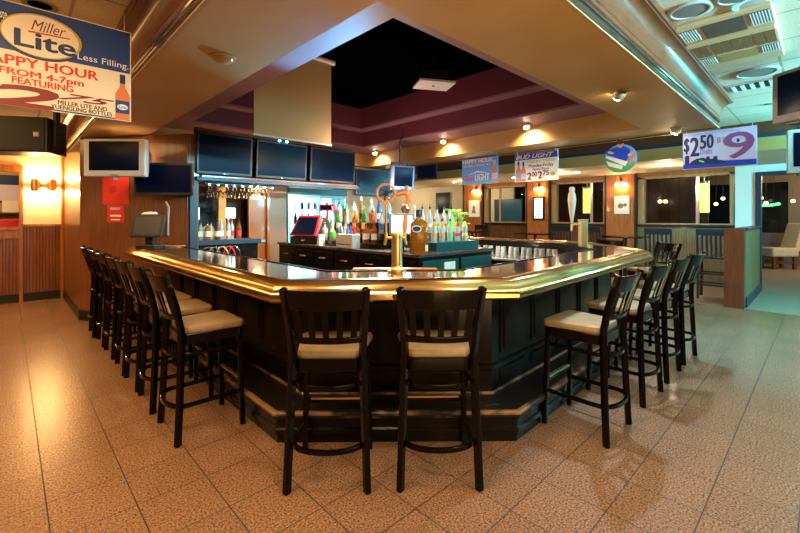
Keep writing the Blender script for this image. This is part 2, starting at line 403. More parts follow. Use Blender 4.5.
b = MB(); b.box(-4, 9.1, SOF, .70, YB+.12, SOF+.03); structure('ceiling_alcove', b, M_tan)
b = MB(); b.sweep([(d*1.0, z) for d, z in prof], [(-4, 9.1), (.66, 9.1)]); o = structure('trim_6', b, M_crown, smooth='auto')
# room beyond the opening
b = MB(); b.box(-4, 11.4, 0, 1.5, 11.5, 2.9); structure('wall_beyond', b, ink('ochre_wall', (.42, .30, .09)))
b = MB(); b.box(-4, 9.8, -.05, 1.5, 11.5, 0); structure('floor_beyond', b, M_carpet)
b = MB(); b.box(-4, 9.8, 2.9, 1.5, 11.5, 2.95); structure('ceiling_beyond', b, M_tan)

# back of the bar: dark alcove, lit end wall
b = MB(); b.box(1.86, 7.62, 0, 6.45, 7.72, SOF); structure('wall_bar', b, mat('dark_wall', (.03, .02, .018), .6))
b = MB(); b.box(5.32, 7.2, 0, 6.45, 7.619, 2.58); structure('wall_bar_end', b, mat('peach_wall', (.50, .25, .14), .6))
b = MB(); b.box(1.88, 6.06, 2.03, 4.52, 6.12, 2.72); structure('wall_header', b, M_maroon)
b = MB(); b.box(1.80, 5.72, 1.955, 4.50, 6.12, 2.0); structure('trim_7', b, M_blueframe, bevel=.004)
b = MB(); b.box(1.86, 5.9, 2.645, 4.60, 6.05, 2.685); structure('trim_8', b, M_brown, bevel=.004)
b = MB(); b.box(1.86, 5.73, 2.001, 4.46, 5.76, 2.03); structure('trim_9', b, M_redwood, bevel=.003)

# window nook: lower soffit with wooden fascia
b = MB(); b.box(8.5, -4, 2.5, WX, 16, 2.53); structure('ceiling_nook', b, M_cream)
b = MB(); b.box(8.47, -4, 2.5, 8.5, 16, 2.71); structure('wall_fascia', b, M_tan)
b = MB(); b.box(8.455, -4, 2.71, 8.5, 16, 2.775); structure('trim_10', b, M_blueframe)
b = MB(); b.box(8.44, -4, 2.775, 8.5, 16, CEI); structure('trim_11', b, M_crown)

wy = lambda px: at_X(px, 200, WX).y
SILL = 1.27; HEAD = 2.40
wins = [(484, 528), (551, 606.5), (637, 734.5)]
piers = [(465, 484), (528, 551), (606.5, 637)]
b = MB(); b.box(WX, wy(463), 0, WX+.12, 15, 2.5); structure('wall_right_cream', b, M_cream)
b = MB(); b.box(WX, wy(637), 0, WX+.12, wy(465), SILL); structure('wall_right_low', b, M_brown)
b = MB(); b.box(WX, wy(735), 0, WX+.12, wy(637), SILL); structure('wall_right_panelled', b, M_beadlight)
b = MB(); b.box(WX-.012, wy(735), HEAD, WX+.12, wy(465), 2.5); structure('trim_12', b, M_orange)
yj = wy(755.5)
b = MB(); b.box(WX, yj, 0, WX+.12, wy(735), 2.5); b.box(WX, -4, 2.35, WX+.12, yj, 2.5); structure('wall_right', b, M_white)
b = MB(); b.box(WX-.05, yj-.09, 0, WX+.13, yj, 2.36); b.box(WX-.05, -4, 2.29, WX+.13, yj-.09, 2.36); structure('door_1', b, M_blueframe, bevel=.004)
for i, (p, q) in enumerate(piers):
    y1, y0 = wy(p), wy(q)
    b = MB(); b.box(WX-.10, y0+.03, .0, WX+.10, y1-.03, 2.5); o = structure('wall_pier_%d' % (i+1), b, M_orange, bevel=.006)
    b = MB(); b.box(WX-.11, y0-.012, 0, WX+.09, y0+.03, 2.5); b.box(WX-.11, y1-.03, 0, WX+.09, y1+.012, 2.5); structure('trim_%d' % (13+i), b, M_darkbase, bevel=.004)
for i, (p, q) in enumerate(wins):
    y1, y0 = wy(p)-.02, wy(q)+.02
    b = MB(); t = .055
    b.box(WX-.02, y0, SILL+.05, WX+.16, y0+t, HEAD); b.box(WX-.02, y1-t*2.4, SILL+.05, WX+.16, y1, HEAD)
    b.box(WX-.02, y0, HEAD-.05, WX+.16, y1, HEAD); b.box(WX-.02, y0, SILL+.03, WX+.16, y1, SILL+.06)
    f = structure('window_%d' % (i+1), b, M_lightwood, bevel=.004)
    b = MB(); b.box(WX-.05, y0-.03, SILL-.02, WX+.02, y1+.03, SILL+.03); b.build('window_sill', M_darkbase, f, bevel=.004)
    b = MB(); b.box(WX+.07, y0+t, SILL+.06, WX+.076, y1-t*2.4, HEAD-.05); b.build('window_pane', M_pane, f)
    ym = {0: wy(499), 1: wy(590.5), 2: wy(697)}[i]
    b = MB(); b.box(WX+.055, ym-.03, SILL+.06, WX+.09, ym+.03, HEAD-.05); b.build('window_mullion', M_steel if i else M_lightwood, f)
# half wall beside the doorway
b = MB(); b.box(8.62, .90, 0, WX-.001, 1.0, 1.255); structure('wall_half', b, M_beadlight)
b = MB(); b.box(8.47, .90, 0, 8.62, 1.16, 1.285); structure('column_post', b, M_redwood, bevel=.006)
b = MB(); b.box(8.62, .87, 1.255, WX-.002, 1.03, 1.295); structure('trim_16', b, M_blueframe, bevel=.006)
b = MB(); b.box(8.64, .882, 0, WX-.06, .899, .16); structure('baseboard_right', b, M_blueframe, bevel=.003)

# dining room beyond the windows and the doorway
b = MB(); b.box(17.2, -6, 0, 17.3, 16, .98); structure('wall_far_low', b, M_grey)
b = MB(); b.box(17.2, -6, 2.55, 17.3, 16, 3.0)
for y in (-3.2, .55, 3.9, 7.2, 10.6, 13.6): b.box(17.14, y-.24, .98, 17.3, y+.24, 2.55)
structure('wall_far', b, ink('taupe_wall', (.20, .145, .10)))
b = MB(); b.box(17.24, -6, .98, 17.26, 16, 2.55); structure('window_4', b, M_nightglass)
b = MB(); b.box(WX+.12, -6, 2.95, 17.3, 16, 3.0); structure('ceiling_dining', b, ink('dark_ceiling', (.10, .07, .05)))
b = MB(); b.box(13.6, 2.2, 0, 13.75, 6.4, 2.95); structure('wall_partition', b, M_darkroom)
b = MB(); b.box(14.2, 8.4, 0, 14.3, 15.5, 2.95); structure('wall_dining', b, M_cream)

# ================================================================ THE BAR
BZ = 1.09
OUT = [(1.06, 6.20), (1.06, 2.15), (2.17, 1.245), (5.2, 1.33), (6.25, 2.40), (6.25, 5.95)]
BASE = [(1.25, 5.98), (1.25, 2.465), (2.40, 1.385), (5.15, 1.46), (6.04, 2.42), (6.04, 5.95)]
bar = thing('bar_counter', 'black panelled island bar with brass arm rail and dark granite top', 'bar', (2.2, 2.2, 0))
BI = Matrix.Translation((-2.2, -2.2, 0))
def bpart(name, mb, m, parent=bar, **k):
    bmesh.ops.transform(mb.bm, matrix=BI, verts=mb.bm.verts[:])
    return mb.build(name, m, parent, **k)
b = MB(); b.sweep([(.10, 1.045), (.10, BZ), (.53, BZ), (.545, BZ-.008), (.545, 1.045)], OUT); bpart('countertop', b, M_bartop)
b = MB(); b.sweep([(.545, 1.05), (.545, BZ+.006), (.56, BZ+.006), (.56, 1.05)], OUT); bpart('inner_edge', b, M_barblack)
rp = [(.135, BZ), (.125, BZ+.012), (.10, BZ+.017), (.07, BZ+.012), (.045, BZ-.002), (.028, BZ-.024), (.018, BZ-.04), (.012, BZ-.044), (.004, BZ-.055), (0, BZ-.075), (.004, BZ-.095), (.02, BZ-.108), (.04, BZ-.108), (.04, BZ-.06), (.135, BZ-.05)]
b = MB(); b.sweep(rp, OUT); bpart('arm_rail', b, M_brass, smooth='auto')
b = MB(); b.sweep([(.27, .0), (.27, 1.045), (.37, 1.045), (.37, 0)], BASE); bpart('body', b, M_barblack)
b = MB(); b.sweep([(.05, .985), (.05, 1.04), (.28, 1.04), (.28, .94), (.24, .94), (.22, .965), (.10, .985)], BASE); bpart('apron', b, M_barblack)
b = MB(); b.sweep([(.02, 0), (.02, .06), (.0, .065), (0, .095), (.012, .10), (.012, .165), (.27, .165), (.27, 0)], BASE); bpart('kick_board', b, M_barblack, bevel=.003)
b = MB(); b.sweep([(-.012, .172), (-.012, .205), (.27, .205), (.27, .172)], BASE); st = bpart('foot_step', b, M_step)
b = MB(); b.sweep([(-.016, .19), (-.016, .203), (-.008, .210), (.016, .210), (.016, .206), (-.011, .204), (-.011, .19)], BASE); bpart('step_edge', b, M_wornedge, parent=st)
b = MB(); b.sweep([(.256, .205), (.256, .214), (.262, .222), (.27, .222), (.27, .205)], BASE); bpart('base_moulding', b, M_wornedge)
b = MB(); b.sweep([(.25, .385), (.25, .41), (.27, .425), (.27, .37)], BASE); bpart('chair_rail', b, M_barblack)
# raised panels along each stretch of the front
for i in range(3):
    A = Vector(BASE[i]); Bv = Vector(BASE[i+1]); d = (Bv-A); L = d.length; d.normalize(); n = Vector((-d.y, d.x))
    k = max(2, round((L-.3)/.52)); w = (L-.34)/k
    for j in range(k):
        s0 = .17+j*w+.05; s1 = .17+(j+1)*w-.05
        b = MB()
        for z0, z1 in ((.47, .90),):
            for off, sh in ((.258, 0), (.248, .035)):
                p = [A+d*(s0+sh)+n*.272, A+d*(s1-sh)+n*.272, A+d*(s1-sh)+n*off, A+d*(s0+sh)+n*off]
                b.prism([(q.x, q.y) for q in p], z0+sh, z1-sh)
        bpart('panel', b, M_barblack, bevel=.004)
        b = MB(); p = [A+d*(s0)+n*.272, A+d*(s1)+n*.272, A+d*(s1)+n*.262, A+d*(s0)+n*.262]
        b.prism([(q.x, q.y) for q in p], .28, .36); bpart('lower_panel', b, M_barblack, bevel=.003)

# inner work counter along the far side
wc = thing('work_counter', 'low steel work counter inside the far side of the bar', 'counter', (5.4, 4.0, 0))
b = MB(); b.box(-.22, -1.55, .84, .26, 1.5, .87); b.build('counter_surface', M_steel, wc, bevel=.004)
b = MB(); b.box(-.18, -1.5, 0, .24, 1.46, .84); b.build('cabinet_body', M_barblack, wc)
for i in range(13):
    px = 478+i*6.4
    p = at_X(px, 245, 5.33)
    g = MB().lathe([(.043, 0), (.043, .004), (.033, .16), (.0, .16)], n=14).build('pint_glass', M_ware, smooth='auto')
    g.location = (5.33+.03*(i % 2), p.y, .871)
    tag(g, 'upturned clear pint glass, %s from the left in the row inside the far bar' % ORD[i], 'glass', 'pint glasses inside the far bar')

# ================================================================ BAR STOOLS
def make_stool():
    r = thing('bar_stool', 'x', 'stool')
    for sx in (-1, 1):
        b = MB(); b.tube([(sx*.213, -.215, .0), (sx*.205, -.203, .25), (sx*.190, -.188, .62), (sx*.188, -.19, .74), (sx*.196, -.225, .90), (sx*.214, -.292, 1.105)], 0, sq=(.034, .040))
        b.build('rear_leg', M_stool, r, bevel=.007)
        b = MB(); b.tube([(sx*.205, .205, .0), (sx*.196, .196, .35), (sx*.186, .185, .70)], 0, sq=(.034, .034)); b.build('front_leg', M_stool, r, bevel=.007)
    # seat: apron and cushion
    def trap(w0, w1, y0, y1, rr):
        pts = []
        for cx, cy, a0 in ((w1-rr, y1-rr, 0), (-w1+rr, y1-rr, 90), (-w0+rr, y0+rr, 180), (w0-rr, y0+rr, 270)):
            for k in range(5):
                a = math.radians(a0+k*22.5); pts.append((cx+rr*math.cos(a), cy+rr*math.sin(a)))
        return pts
    b = MB(); b.prism(trap(.185, .215, -.185, .215, .05), .63, .70); b.build('seat_apron', M_stool, r, bevel=.005)
    b = MB(); o0 = trap(.178, .222, -.165, .225, .05)
    rings = []
    for f, z in ((.98, .70), (1.0, .71), (1.0, .724), (.98, .738), (.92, .745), (.5, .748)):
        rings.append([b.bm.verts.new((x*f, (y-.03)*f+.03, z)) for x, y in o0])
    b.bm.faces.new(rings[0][::-1]); b.bm.faces.new(rings[-1])
    for A, B in zip(rings, rings[1:]):
        for j in range(len(A)): b.bm.faces.new((A[j], A[(j+1) % len(A)], B[(j+1) % len(A)], B[j]))
    b.build('seat_cushion', M_seat, r, smooth='auto')
    # curved crest rail and lower rail, following the lean of the posts
    def arc_rail(z0, z1, y0, y1, hw0, hw1, sag, t):
        b = MB(); n = 10; f = []
        for k in range(n+1):
            u = -1+2*k/n
            c = sag*(1-u*u)
            f.append([(u*hw0, y0-c-t/2, z0), (u*hw0, y0-c+t/2, z0), (u*hw1, y1-c+t/2, z1), (u*hw1, y1-c-t/2, z1)])
        V = [[b.bm.verts.new(p) for p in q] for q in f]
        for A, B in zip(V, V[1:]):
            for j in range(4): b.bm.faces.new((A[j], A[(j+1) % 4], B[(j+1) % 4], B[j]))
        b.bm.faces.new(V[0]); b.bm.faces.new(V[-1][::-1])
        return b
    arc_rail(.985, 1.095, -.252, -.289, .200, .208, .04, .022).build('crest_rail', M_stool, r, bevel=.006)
    arc_rail(.80, .835, -.205, -.212, .186, .190, .036, .022).build('lower_rail', M_stool, r, bevel=.005)
    for k in range(5):
        u = (-2+k)*.38
        c = .04*(1-u*u); c0 = .036*(1-u*u)
        b = MB(); b.bar((u*.188, -.209-c0, .83), (u*.202, -.256-c, .99), .034, .010, up=(0, -1, .2)); b.build('slat', M_stool, r, bevel=.002)
    # bent hoops round the legs
    def hoop(z, w, yf, yb):
        pts = [(w, yf, z)]
        for k in range(13):
            a = -k*PI/12
            pts.append((w*math.cos(a)*1.0, yb+.10*math.sin(a), z))
        pts.append((-w, yf, z)); return pts
    b = MB(); b.tube(hoop(.565, .170, .17, -.135), 0, sq=(.018, .026)); b.build('upper_hoop', M_stool, r, bevel=.005)
    b = MB(); b.tube(hoop(.235, .186, .18, -.150), 0, sq=(.020, .028)); b.build('foot_hoop', M_stool, r, bevel=.005)
    b = MB(); b.bar((-.19, .198, .315), (.19, .198, .315), .022, .034); s = b.build('front_stretcher', M_stool, r, bevel=.003)
    b = MB(); b.box(-.165, .183, .322, .165, .206, .334); b.build('brass_cap', M_brass2, s)
    return r
stool0 = make_stool(); used = [False]
def place_stool(x, y, rz, label, group):
    o = stool0 if not used[0] else copy_tree(stool0)
    used[0] = True
    o.location = (x, y, 0); o.rotation_euler = (0, 0, rz); tag(o, label, 'stool', group); return o
fr = math.atan2(-.68, .733)
place_stool(1.373, 1.995, fr, 'black slat-back bar stool at the bar corner, left of the front pair', 'bar stools at the bar')
place_stool(1.824, 1.594, fr, 'black slat-back bar stool at the bar corner, right of the front pair', 'bar stools at the bar')
LY = [3.08, 3.69, 4.22, 4.70, 5.30, 5.85, 6.36]
for i, y in enumerate(LY):
    place_stool(1.005+(-.02 if i == 6 else 0), y, -PI/2+random.uniform(-.04, .04), ('black bar stool on the brass rail side facing the terminal, nearest of the left row' if i == 0 else 'black bar stool against the panelled wall, farthest of the left row' if i == 6 else 'black bar stool, %s from the front in the left row' % ORD[i]), 'bar stools at the bar')
RX = [2.94, 3.73, 4.38, 5.03]
for i, x in enumerate(RX):
    place_stool(x+.03, 1.185, random.uniform(-.04, .04), ('black bar stool with tan seat, nearest of the row on the right side' if i == 0 else 'black bar stool, last of the right row towards the doorway' if i == 3 else 'black bar stool, %s from the front in the right row' % ORD[i]), 'bar stools at the bar')
place_stool(6.55, 1.72, math.radians(52), 'black bar stool beyond the far bar corner, nearer of the two there', 'bar stools at the bar')
place_stool(6.72, 2.42, math.radians(85), 'black bar stool on the far side of the bar, mostly hidden by the counter end', 'bar stools at the bar')

# ================================================================ BACK BAR ISLAND
CX, CY, CZ = 3.27, 3.10, 1.05
cb = thing('back_bar_cabinet', 'black L-shaped back bar cabinet with doors in the middle of the bar', 'cabinet', (CX, CY, 0))
b = MB(); b.prism([(.02, .02), (1.44, .02), (1.44, .64), (.62, .64), (.62, 3.25), (.02, 3.25)], 0, CZ-.035); b.build('carcass', M_barblack, cb)
b = MB(); b.prism([(0, 0), (1.47, 0), (1.47, .66), (.64, .66), (.64, 3.28), (0, 3.28)], CZ-.035, CZ); b.build('cabinet_top', mat('dark_stone', (.05, .04, .035), .25, noise=((.16, .11, .08), 30, 5, .3, .45)), cb, bevel=.004)
for k in range(6):
    y0 = .06+k*.53
    b = MB(); b.box(.0, y0, .12, .02, y0+.49, .97); d = b.build('cabinet_door', M_barblack, cb, bevel=.004)
    b = MB(); b.box(-.012, y0+.06, .19, .0, y0+.43, .80 if k < 4 else .90); b.build('door_panel', M_barblack, d, bevel=.004)
    b = MB(); b.tube([(-.014, y0+.18, .885), (-.035, y0+.2, .885), (-.035, y0+.30, .885), (-.014, y0+.32, .885)], .007, 8); b.build('handle', M_brass2, d)
b = MB(); b.box(.06, -.001, .12, .70, .02, .97); d = b.build('side_door', M_teal, cb, bevel=.004)
b = MB(); b.box(.76, -.001, .12, 1.40, .02, .97); d = b.build('side_door', M_teal, cb, bevel=.004)
b = MB(); b.box(.42, -.012, .80, .62, -.001, .94); b.build('notice', M_paper, d)
# stepped risers and bottles
rs = thing('bottle_riser', 'teal-lit stepped bottle riser on the right arm of the back bar', 'display riser', (3.72, 3.24, CZ))
b = MB(); b.box(0, 0, 0, .86, .46, .11); b.build('lower_step', M_teal, rs, bevel=.004)
b = MB(); b.box(-.10, .22, .11, .80, .46, .22); b.build('upper_step', M_teal, rs, bevel=.004)
rs2 = thing('bottle_riser', 'black three-step bottle riser on the long arm of the back bar', 'display riser', (3.42, 4.03, CZ))
for k, (x0, z1) in enumerate(((0, .07), (.13, .20), (.26, .34))):
    b = MB(); b.box(x0, 0, 0 if k == 0 else (.07, .20)[k-1], .44, 1.34, z1); b.build('step', M_barblack, rs2, bevel=.003)

PROF = {
 'tall': ([(.036, 0), (.038, .01), (.038, .17), (.034, .20), (.016, .235), (.0135, .245), (.0135, .285)], .285),
 'square': ([(.043, 0), (.045, .01), (.045, .15), (.040, .175), (.018, .20), (.015, .21), (.015, .25)], .25),
 'slim': ([(.030, 0), (.032, .01), (.032, .19), (.028, .22), (.013, .26), (.013, .32)], .32),
 'round': ([(.045, 0), (.052, .02), (.052, .10), (.040, .14), (.018, .165), (.015, .175), (.015, .225)], .225)}
SPOUT = [(.013, -.02), (.0155, -.018), (.0155, .012), (.006, .016), (.004, .052), (0, .052)]
CAPP = [(.016, -.012), (.017, 0), (.017, .022), (.015, .026), (0, .026)]
def bottle(loc, kind, glass, cap, lab, label, group, s=1.0, spout=True, lz=(.05, .13), name='liquor_bottle', neck=None):
    pr, h = PROF[kind]
    r = thing(name, label, 'bottle', loc, random.uniform(0, 6), group)
    MB().lathe([(a*s, z*s) for a, z in pr], n=14).build('glass', glass, r, smooth='auto')
    c = MB().lathe([(a*s, (h+z)*s) for a, z in (SPOUT if spout else CAPP)], n=10).build('pourer' if spout else 'cap', cap, r, smooth='auto')
    if neck:
        MB().lathe([(.0345*s, .196*s), (.036*s, .2*s), (.018*s, .24*s), (.0145*s, .27*s), (.0125*s, .27*s)], n=14).build('neck_label', neck, r, smooth='auto')
    if lab:
        rad = max(a for a, z in pr)*s+.0008
        MB().lathe([(rad-.002, lz[0]*s), (rad, lz[0]*s), (rad, lz[1]*s), (rad-.002, lz[1]*s)], n=14).build('label', lab, r, smooth='auto')
    return r
CN = {'orange_label': 'orange', 'green_label': 'green', 'red_label': 'red', 'yellow_label': 'yellow', 'white_label': 'white', 'black_label': 'black', 'blue_label': 'blue'}
# clear flavoured bottles on the teal riser
labs = [M_lorange, M_lorange, M_lgreen, M_lred, M_lyellow]
for k in range(5):
    bottle((3.79+k*.155, 3.34, CZ+.111), 'tall', M_clearb, M_lblack, labs[k],
           'clear bottle with %s label, %s from the left on the lower teal step' % (CN[labs[k].name], ORD[k]), 'clear bottles on the teal riser', .95, neck=labs[k], lz=(.06, .105))
caps2 = [(M_lwhite, 'white'), (M_lyellow, 'yellow'), (M_lblack, 'black'), (M_lred, 'red'), (M_lred, 'red'), (M_lyellow, 'yellow')]
for k in range(6):
    c, cn = caps2[k]
    bottle((3.69+k*.145, 3.58, CZ+.221), 'slim', M_clearb, M_lblack if k else c, [M_lwhite, M_lorange, M_lwhite, M_lgreen, M_lred, M_lorange][k],
           'slim clear bottle with %s label, %s from the left on the upper teal step' % (['white', 'orange', 'white', 'green', 'red', 'orange'][k], ORD[k]), 'clear bottles on the teal riser', 1.0, spout=k != 0, lz=(.07, .11))
# mixed spirits on the black riser
spirits = [
 [('tall', M_amber, M_lred, M_lwhite, 'amber bottle with white label and red top'), ('square', M_amberd, M_lblack, M_lwhite, 'square whiskey bottle with white label'), ('square', M_brownglass, M_lblack, M_lorange, 'dark brown bottle with orange label'),
  ('round', M_amber, M_lblack, M_lyellow, 'round amber bottle with yellow label'), ('tall', M_clearb, M_lred, M_lred, 'clear bottle with red label'), ('round', M_clearb, M_lwhite, M_lgreen, 'round clear bottle with green label'), ('square', M_clearb, M_chrome, None, 'square clear decanter without label')],
 [('tall', M_clearb, M_lblue, M_lblue, 'clear bottle with blue label and blue pourer'), ('tall', M_amberd, M_lblack, M_lblack, 'whiskey bottle with black label'), ('slim', M_greenglass, M_lgreen, M_lyellow, 'slim green bottle with yellow label'),
  ('tall', M_amber, M_lred, M_lorange, 'amber bottle with orange label'), ('slim', M_clearb, M_lwhite, M_lwhite, 'slim clear bottle with white label'), ('tall', M_greenglass, M_lred, M_lwhite, 'green bottle with white label and red top'), ('slim', M_clearb, M_lgreen, M_lgreen, 'slim clear bottle with green label')],
 [('slim', M_clearb, M_chrome, M_lblue, 'slim clear bottle with blue label on the top step'), ('slim', M_blueglass, M_chrome, M_lwhite, 'slim blue bottle on the top step'), ('tall', M_clearb, M_lwhite, M_lred, 'clear bottle with red label on the top step'),
  ('slim', M_amber, M_lyellow, M_lblack, 'slim amber bottle on the top step'), ('tall', M_clearb, M_chrome, M_lyellow, 'clear bottle with yellow label on the top step'), ('slim', M_greenglass, M_lblack, M_lred, 'slim green bottle on the top step'), ('tall', M_clearb, M_lblack, M_lorange, 'clear bottle with orange label on the top step')]]
STN = ['lowest', 'middle', 'top']
for r_, row in enumerate(spirits):
    for k, (kind, g, c, l, lab) in enumerate(row):
        bottle((3.42+.065+.13*r_, 4.03+.08+k*.195+random.uniform(-.02, .02), CZ+(.071, .201, .341)[r_]), kind, g, (c if c in (M_chrome, M_lwhite, M_lblack) or (k+r_) % 3 == 0 else M_chrome), l,
               (lab if r_ == 2 else lab+' on the %s black step' % STN[r_]), 'spirits on the black riser', random.uniform(.95, 1.08), spout=(k+r_) % 3 != 0)
# pourers in a pale caddy beside the register
jc = thing('bottle_caddy', 'pale grey caddy of mixer bottles with blue and red tops', 'caddy', (3.305, at_X(347, 240, 3.33).y, CZ), -PI/2)
b = MB(); b.box(-.19, -.028, 0, .19, .10, .19); b.build('caddy_box', mat('frosted_plastic', (.62, .62, .56), .35), jc, bevel=.01)
b = MB(); b.box(-.17, -.032, .045, .02, -.0305, .06); b.build('blue_stripe', M_lblue, jc)
b = MB(); b.box(.03, -.032, .045, .17, -.0305, .06); b.build('red_stripe', M_lred, jc)
for k in range(5):
    MB().lathe([(.026, 0), (.026, .03), (.012, .055), (.010, .11), (0, .11)], (-.15+k*.075, .035, .19), 10).build('mixer_bottle', [M_lblue, M_clearb, M_lblue, M_lblue, M_lred][k], jc, smooth='auto')
# bright green leaves of a small plant behind the clear bottles
pl = thing('potted_plant', 'small bright green leafy plant beside the clear bottles on the back bar', 'plant', (4.63, 3.66, 0.0))
b = MB(); b.lathe([(.055, 1.05), (.075, 1.17), (.07, 1.17), (.05, 1.06)], n=16); b.build('pot', M_lwhite, pl, smooth='auto')
b = MB()
for k in range(26):
    a = random.uniform(0, 2*PI); e = random.uniform(.02, .15); hz = 1.35+random.uniform(0, .22)
    c = Vector((e*math.cos(a), e*math.sin(a), hz)); b.bar((0, 0, 1.15), c, .006, .006)
    u_ = Vector((math.cos(a), math.sin(a), random.uniform(-.3, .5))).normalized()*.06; w_ = Vector((-math.sin(a), math.cos(a), .2)).normalized()*.04; n_ = Vector((0, 0, .004))
    b.hexa([c-u_-n_, c-w_-n_, c+u_-n_, c+w_-n_, c-u_+n_, c-w_+n_, c+u_+n_, c+w_+n_])
b.build('foliage', mat('lime_leaf', (.25, .60, .06), .5), pl)
# giant whiskey bottle
p = at_D(419, 251, 4.72)
gb = thing('display_bottle', 'giant amber whiskey display bottle with dark cap on the back bar corner', 'bottle', (p.x, p.y, CZ), FACE)
b = MB(); pr = [(.10, 0), (.105, .02), (.107, .30), (.10, .345), (.06, .385), (.036, .405), (.034, .43)]
rings = []
for r_, z in pr:
    q = 1 if z < .33 else .0
    pts = []
    for j in range(24):
        a = 2*PI*j/24; e = .55 if q else .8
        cx = math.copysign(abs(math.cos(a))**e, math.cos(a)); sy = math.copysign(abs(math.sin(a))**e, math.sin(a))
        pts.append(b.bm.verts.new((r_*cx, r_*.62*sy if z < .39 else r_*sy, z)))
    rings.append(pts)
b.bm.faces.new(rings[0][::-1]); b.bm.faces.new(rings[-1])
for A, B in zip(rings, rings[1:]):
    for j in range(24): b.bm.faces.new((A[j], A[(j+1) % 24], B[(j+1) % 24], B[j]))
b.build('glass', M_amberd, gb, smooth='auto')
MB().lathe([(.037, .425), (.038, .43), (.038, .50), (.035, .505), (0, .505)], n=16).build('cap', M_lblack, gb, smooth='auto')
b = MB(); b.ellipse(-.03, .285, .055, .038, -.068, -.0665); lb = b.build('shoulder_label', M_lwhite, gb)
b = MB(); b.ellipse(-.03, .285, .047, .030, -.0695, -.068); b.build('label_centre', M_lblack, lb)
b = MB(); b.box(.07, -.062, .03, .1, -.06, .10); b.build('side_label', M_lwhite, gb)

# cash register with pole display
p = at_X(304, 239, 3.45)
rg = thing('cash_register', 'black cash register with red housing, screen and pole display', 'cash register', (3.56, p.y-.06, CZ), math.radians(-68))
b = MB(); b.box(-.22, -.20, 0, .22, .20, .10); dr = b.build('cash_drawer', M_plastic, rg, bevel=.01)
b = MB(); b.box(-.03, -.208, .04, .03, -.2, .06); b.build('drawer_lock', M_chrome, dr)
b = MB(); b.hexa([(-.21, -.19, .10), (.21, -.19, .10), (.21, .26, .10), (-.21, .26, .10), (-.185, -.02, .365), (.185, -.02, .365), (.18, .17, .35), (-.18, .17, .35)]); b.build('housing', M_plastic, rg, bevel=.045, seg=4)
b = MB(); b.hexa([(-.225, -.22, .105), (.225, -.22, .105), (.225, -.17, .105), (-.225, -.17, .105), (-.185, -.05, .385), (.185, -.05, .385), (.185, -.0, .385), (-.185, -.0, .385)]); fs = b.build('screen_bezel', M_redp, rg, bevel=.012, seg=3)
b = MB(); b.hexa([(-.185, -.2175, .13), (.185, -.2175, .13), (.185, -.19, .13), (-.185, -.19, .13), (-.155, -.075, .36), (.155, -.075, .36), (.155, -.05, .36), (-.155, -.05, .36)]); b.build('screen', M_gloss, fs)
b = MB(); b.tube([(.17, .13, .3), (.17, .13, .46)], .014, 10); b.build('pole', M_redp, rg, smooth='auto')
b = MB(); b.box(.05, .10, .45, .29, .16, .54); pdp = b.build('pole_display', M_redp, rg, bevel=.01)
b = MB(); b.box(.075, .096, .47, .265, .1, .525); b.build('display_window', M_gloss, pdp)
rg.scale = (1.16, 1.16, 1.16)
p = at_X(321, 240, 3.36)
nk = MB().hexa([(-.05, -.04, 0), (.05, -.04, 0), (.05, .04, 0), (-.05, .04, 0), (-.02, -.01, .15), (.06, -.01, .15), (.05, .02, .16), (-.03, .02, .16)]).build('bar_towel', M_paper)
nk.location = (3.36, p.y, CZ+.001); tag(nk, 'crumpled white cloth beside the cash register', 'cloth')
# lit order screen behind the tap tower
p = at_D(402, 240, 5.05)
ls = thing('order_screen', 'glowing white order screen on the back bar behind the tap tower', 'screen', (p.x, p.y, CZ), FACE+.2)
b = MB(); b.box(-.16, -.0, .20, .16, .03, .46); b.build('screen_case', M_greyplastic, ls, bevel=.006)
b = MB(); b.box(-.125, -.004, .225, .125, 0, .435); b.build('screen_face', M_whitelit, ls)
b = MB(); b.box(-.03, .01, .01, .03, .05, .21); b.box(-.10, -.06, 0, .10, .10, .012); b.build('screen_foot', M_plastic, ls, bevel=.004)

# ================================================================ TAPS
p = at_z(397, 272, BZ)
tp = thing('tap_tower', 'brass beer tap tower with orange handles on the bar front', 'beer tap', (p.x, p.y, BZ), FACE)
MB().lathe([(.065, .0), (.065, .012), (.046, .02), (.042, .035), (.038, .04), (.037, .24), (.042, .245), (.042, .268), (.038, .28), (0, .285)], n=24).build('tower', M_brass2, tp, smooth='auto')
def faucet(x, y, z):
    b = MB(); b.tube([(x*.4, y*.4, z), (x, y, z)], .011, 10); b.tube([(x, y, z+.035), (x, y, z-.01), (x+(.01 if x > 0 else -.01), y+.01, z-.05)], [.012, .012, .009], 10)
    return b.build('faucet', M_brass2, tp, smooth='auto')
f1 = faucet(-.076, .03, .235)
b = MB(); b.tube([(-.076, .03, .27), (-.078, .03, .49)], [.007, .008], 8); h1 = b.build('handle', M_brass2, f1, smooth='auto')
I_org = mat('orange_handle', (.60, .20, .07), .35)
b = MB()
ringp = [(-.078+.062*math.cos(a), .03, .545+.062*math.sin(a)) for a in [2*PI*k/28 for k in range(28)]]
b.tube(ringp, .0085, 8, closed=True); b.plate([(-.128, .51), (-.078, .455), (-.028, .51), (-.05, .498), (-.078, .492), (-.106, .498)], .022, .038)
h1b = b.build('handle_ring', I_org, f1, smooth='auto')
b = MB(); b.ellipse(-.078, .545, .018, .02, .022, .036, 16)
for k in range(3):
    a = k*PI/3+.3; b.plate([(-.078+.055*math.cos(a+s*.08+q), .545+.055*math.sin(a+s*.08+q)) for q, s in ((0, -1), (0, 1), (PI, -1), (PI, 1))], .026, .032)
b.build('handle_emblem', M_plastic, f1)
f2 = faucet(.055, .05, .235)
b = MB(); b.tube([(.055, .05, .27), (.057, .05, .32), (.06, .05, .40)], [.014, .019, .016], 10)
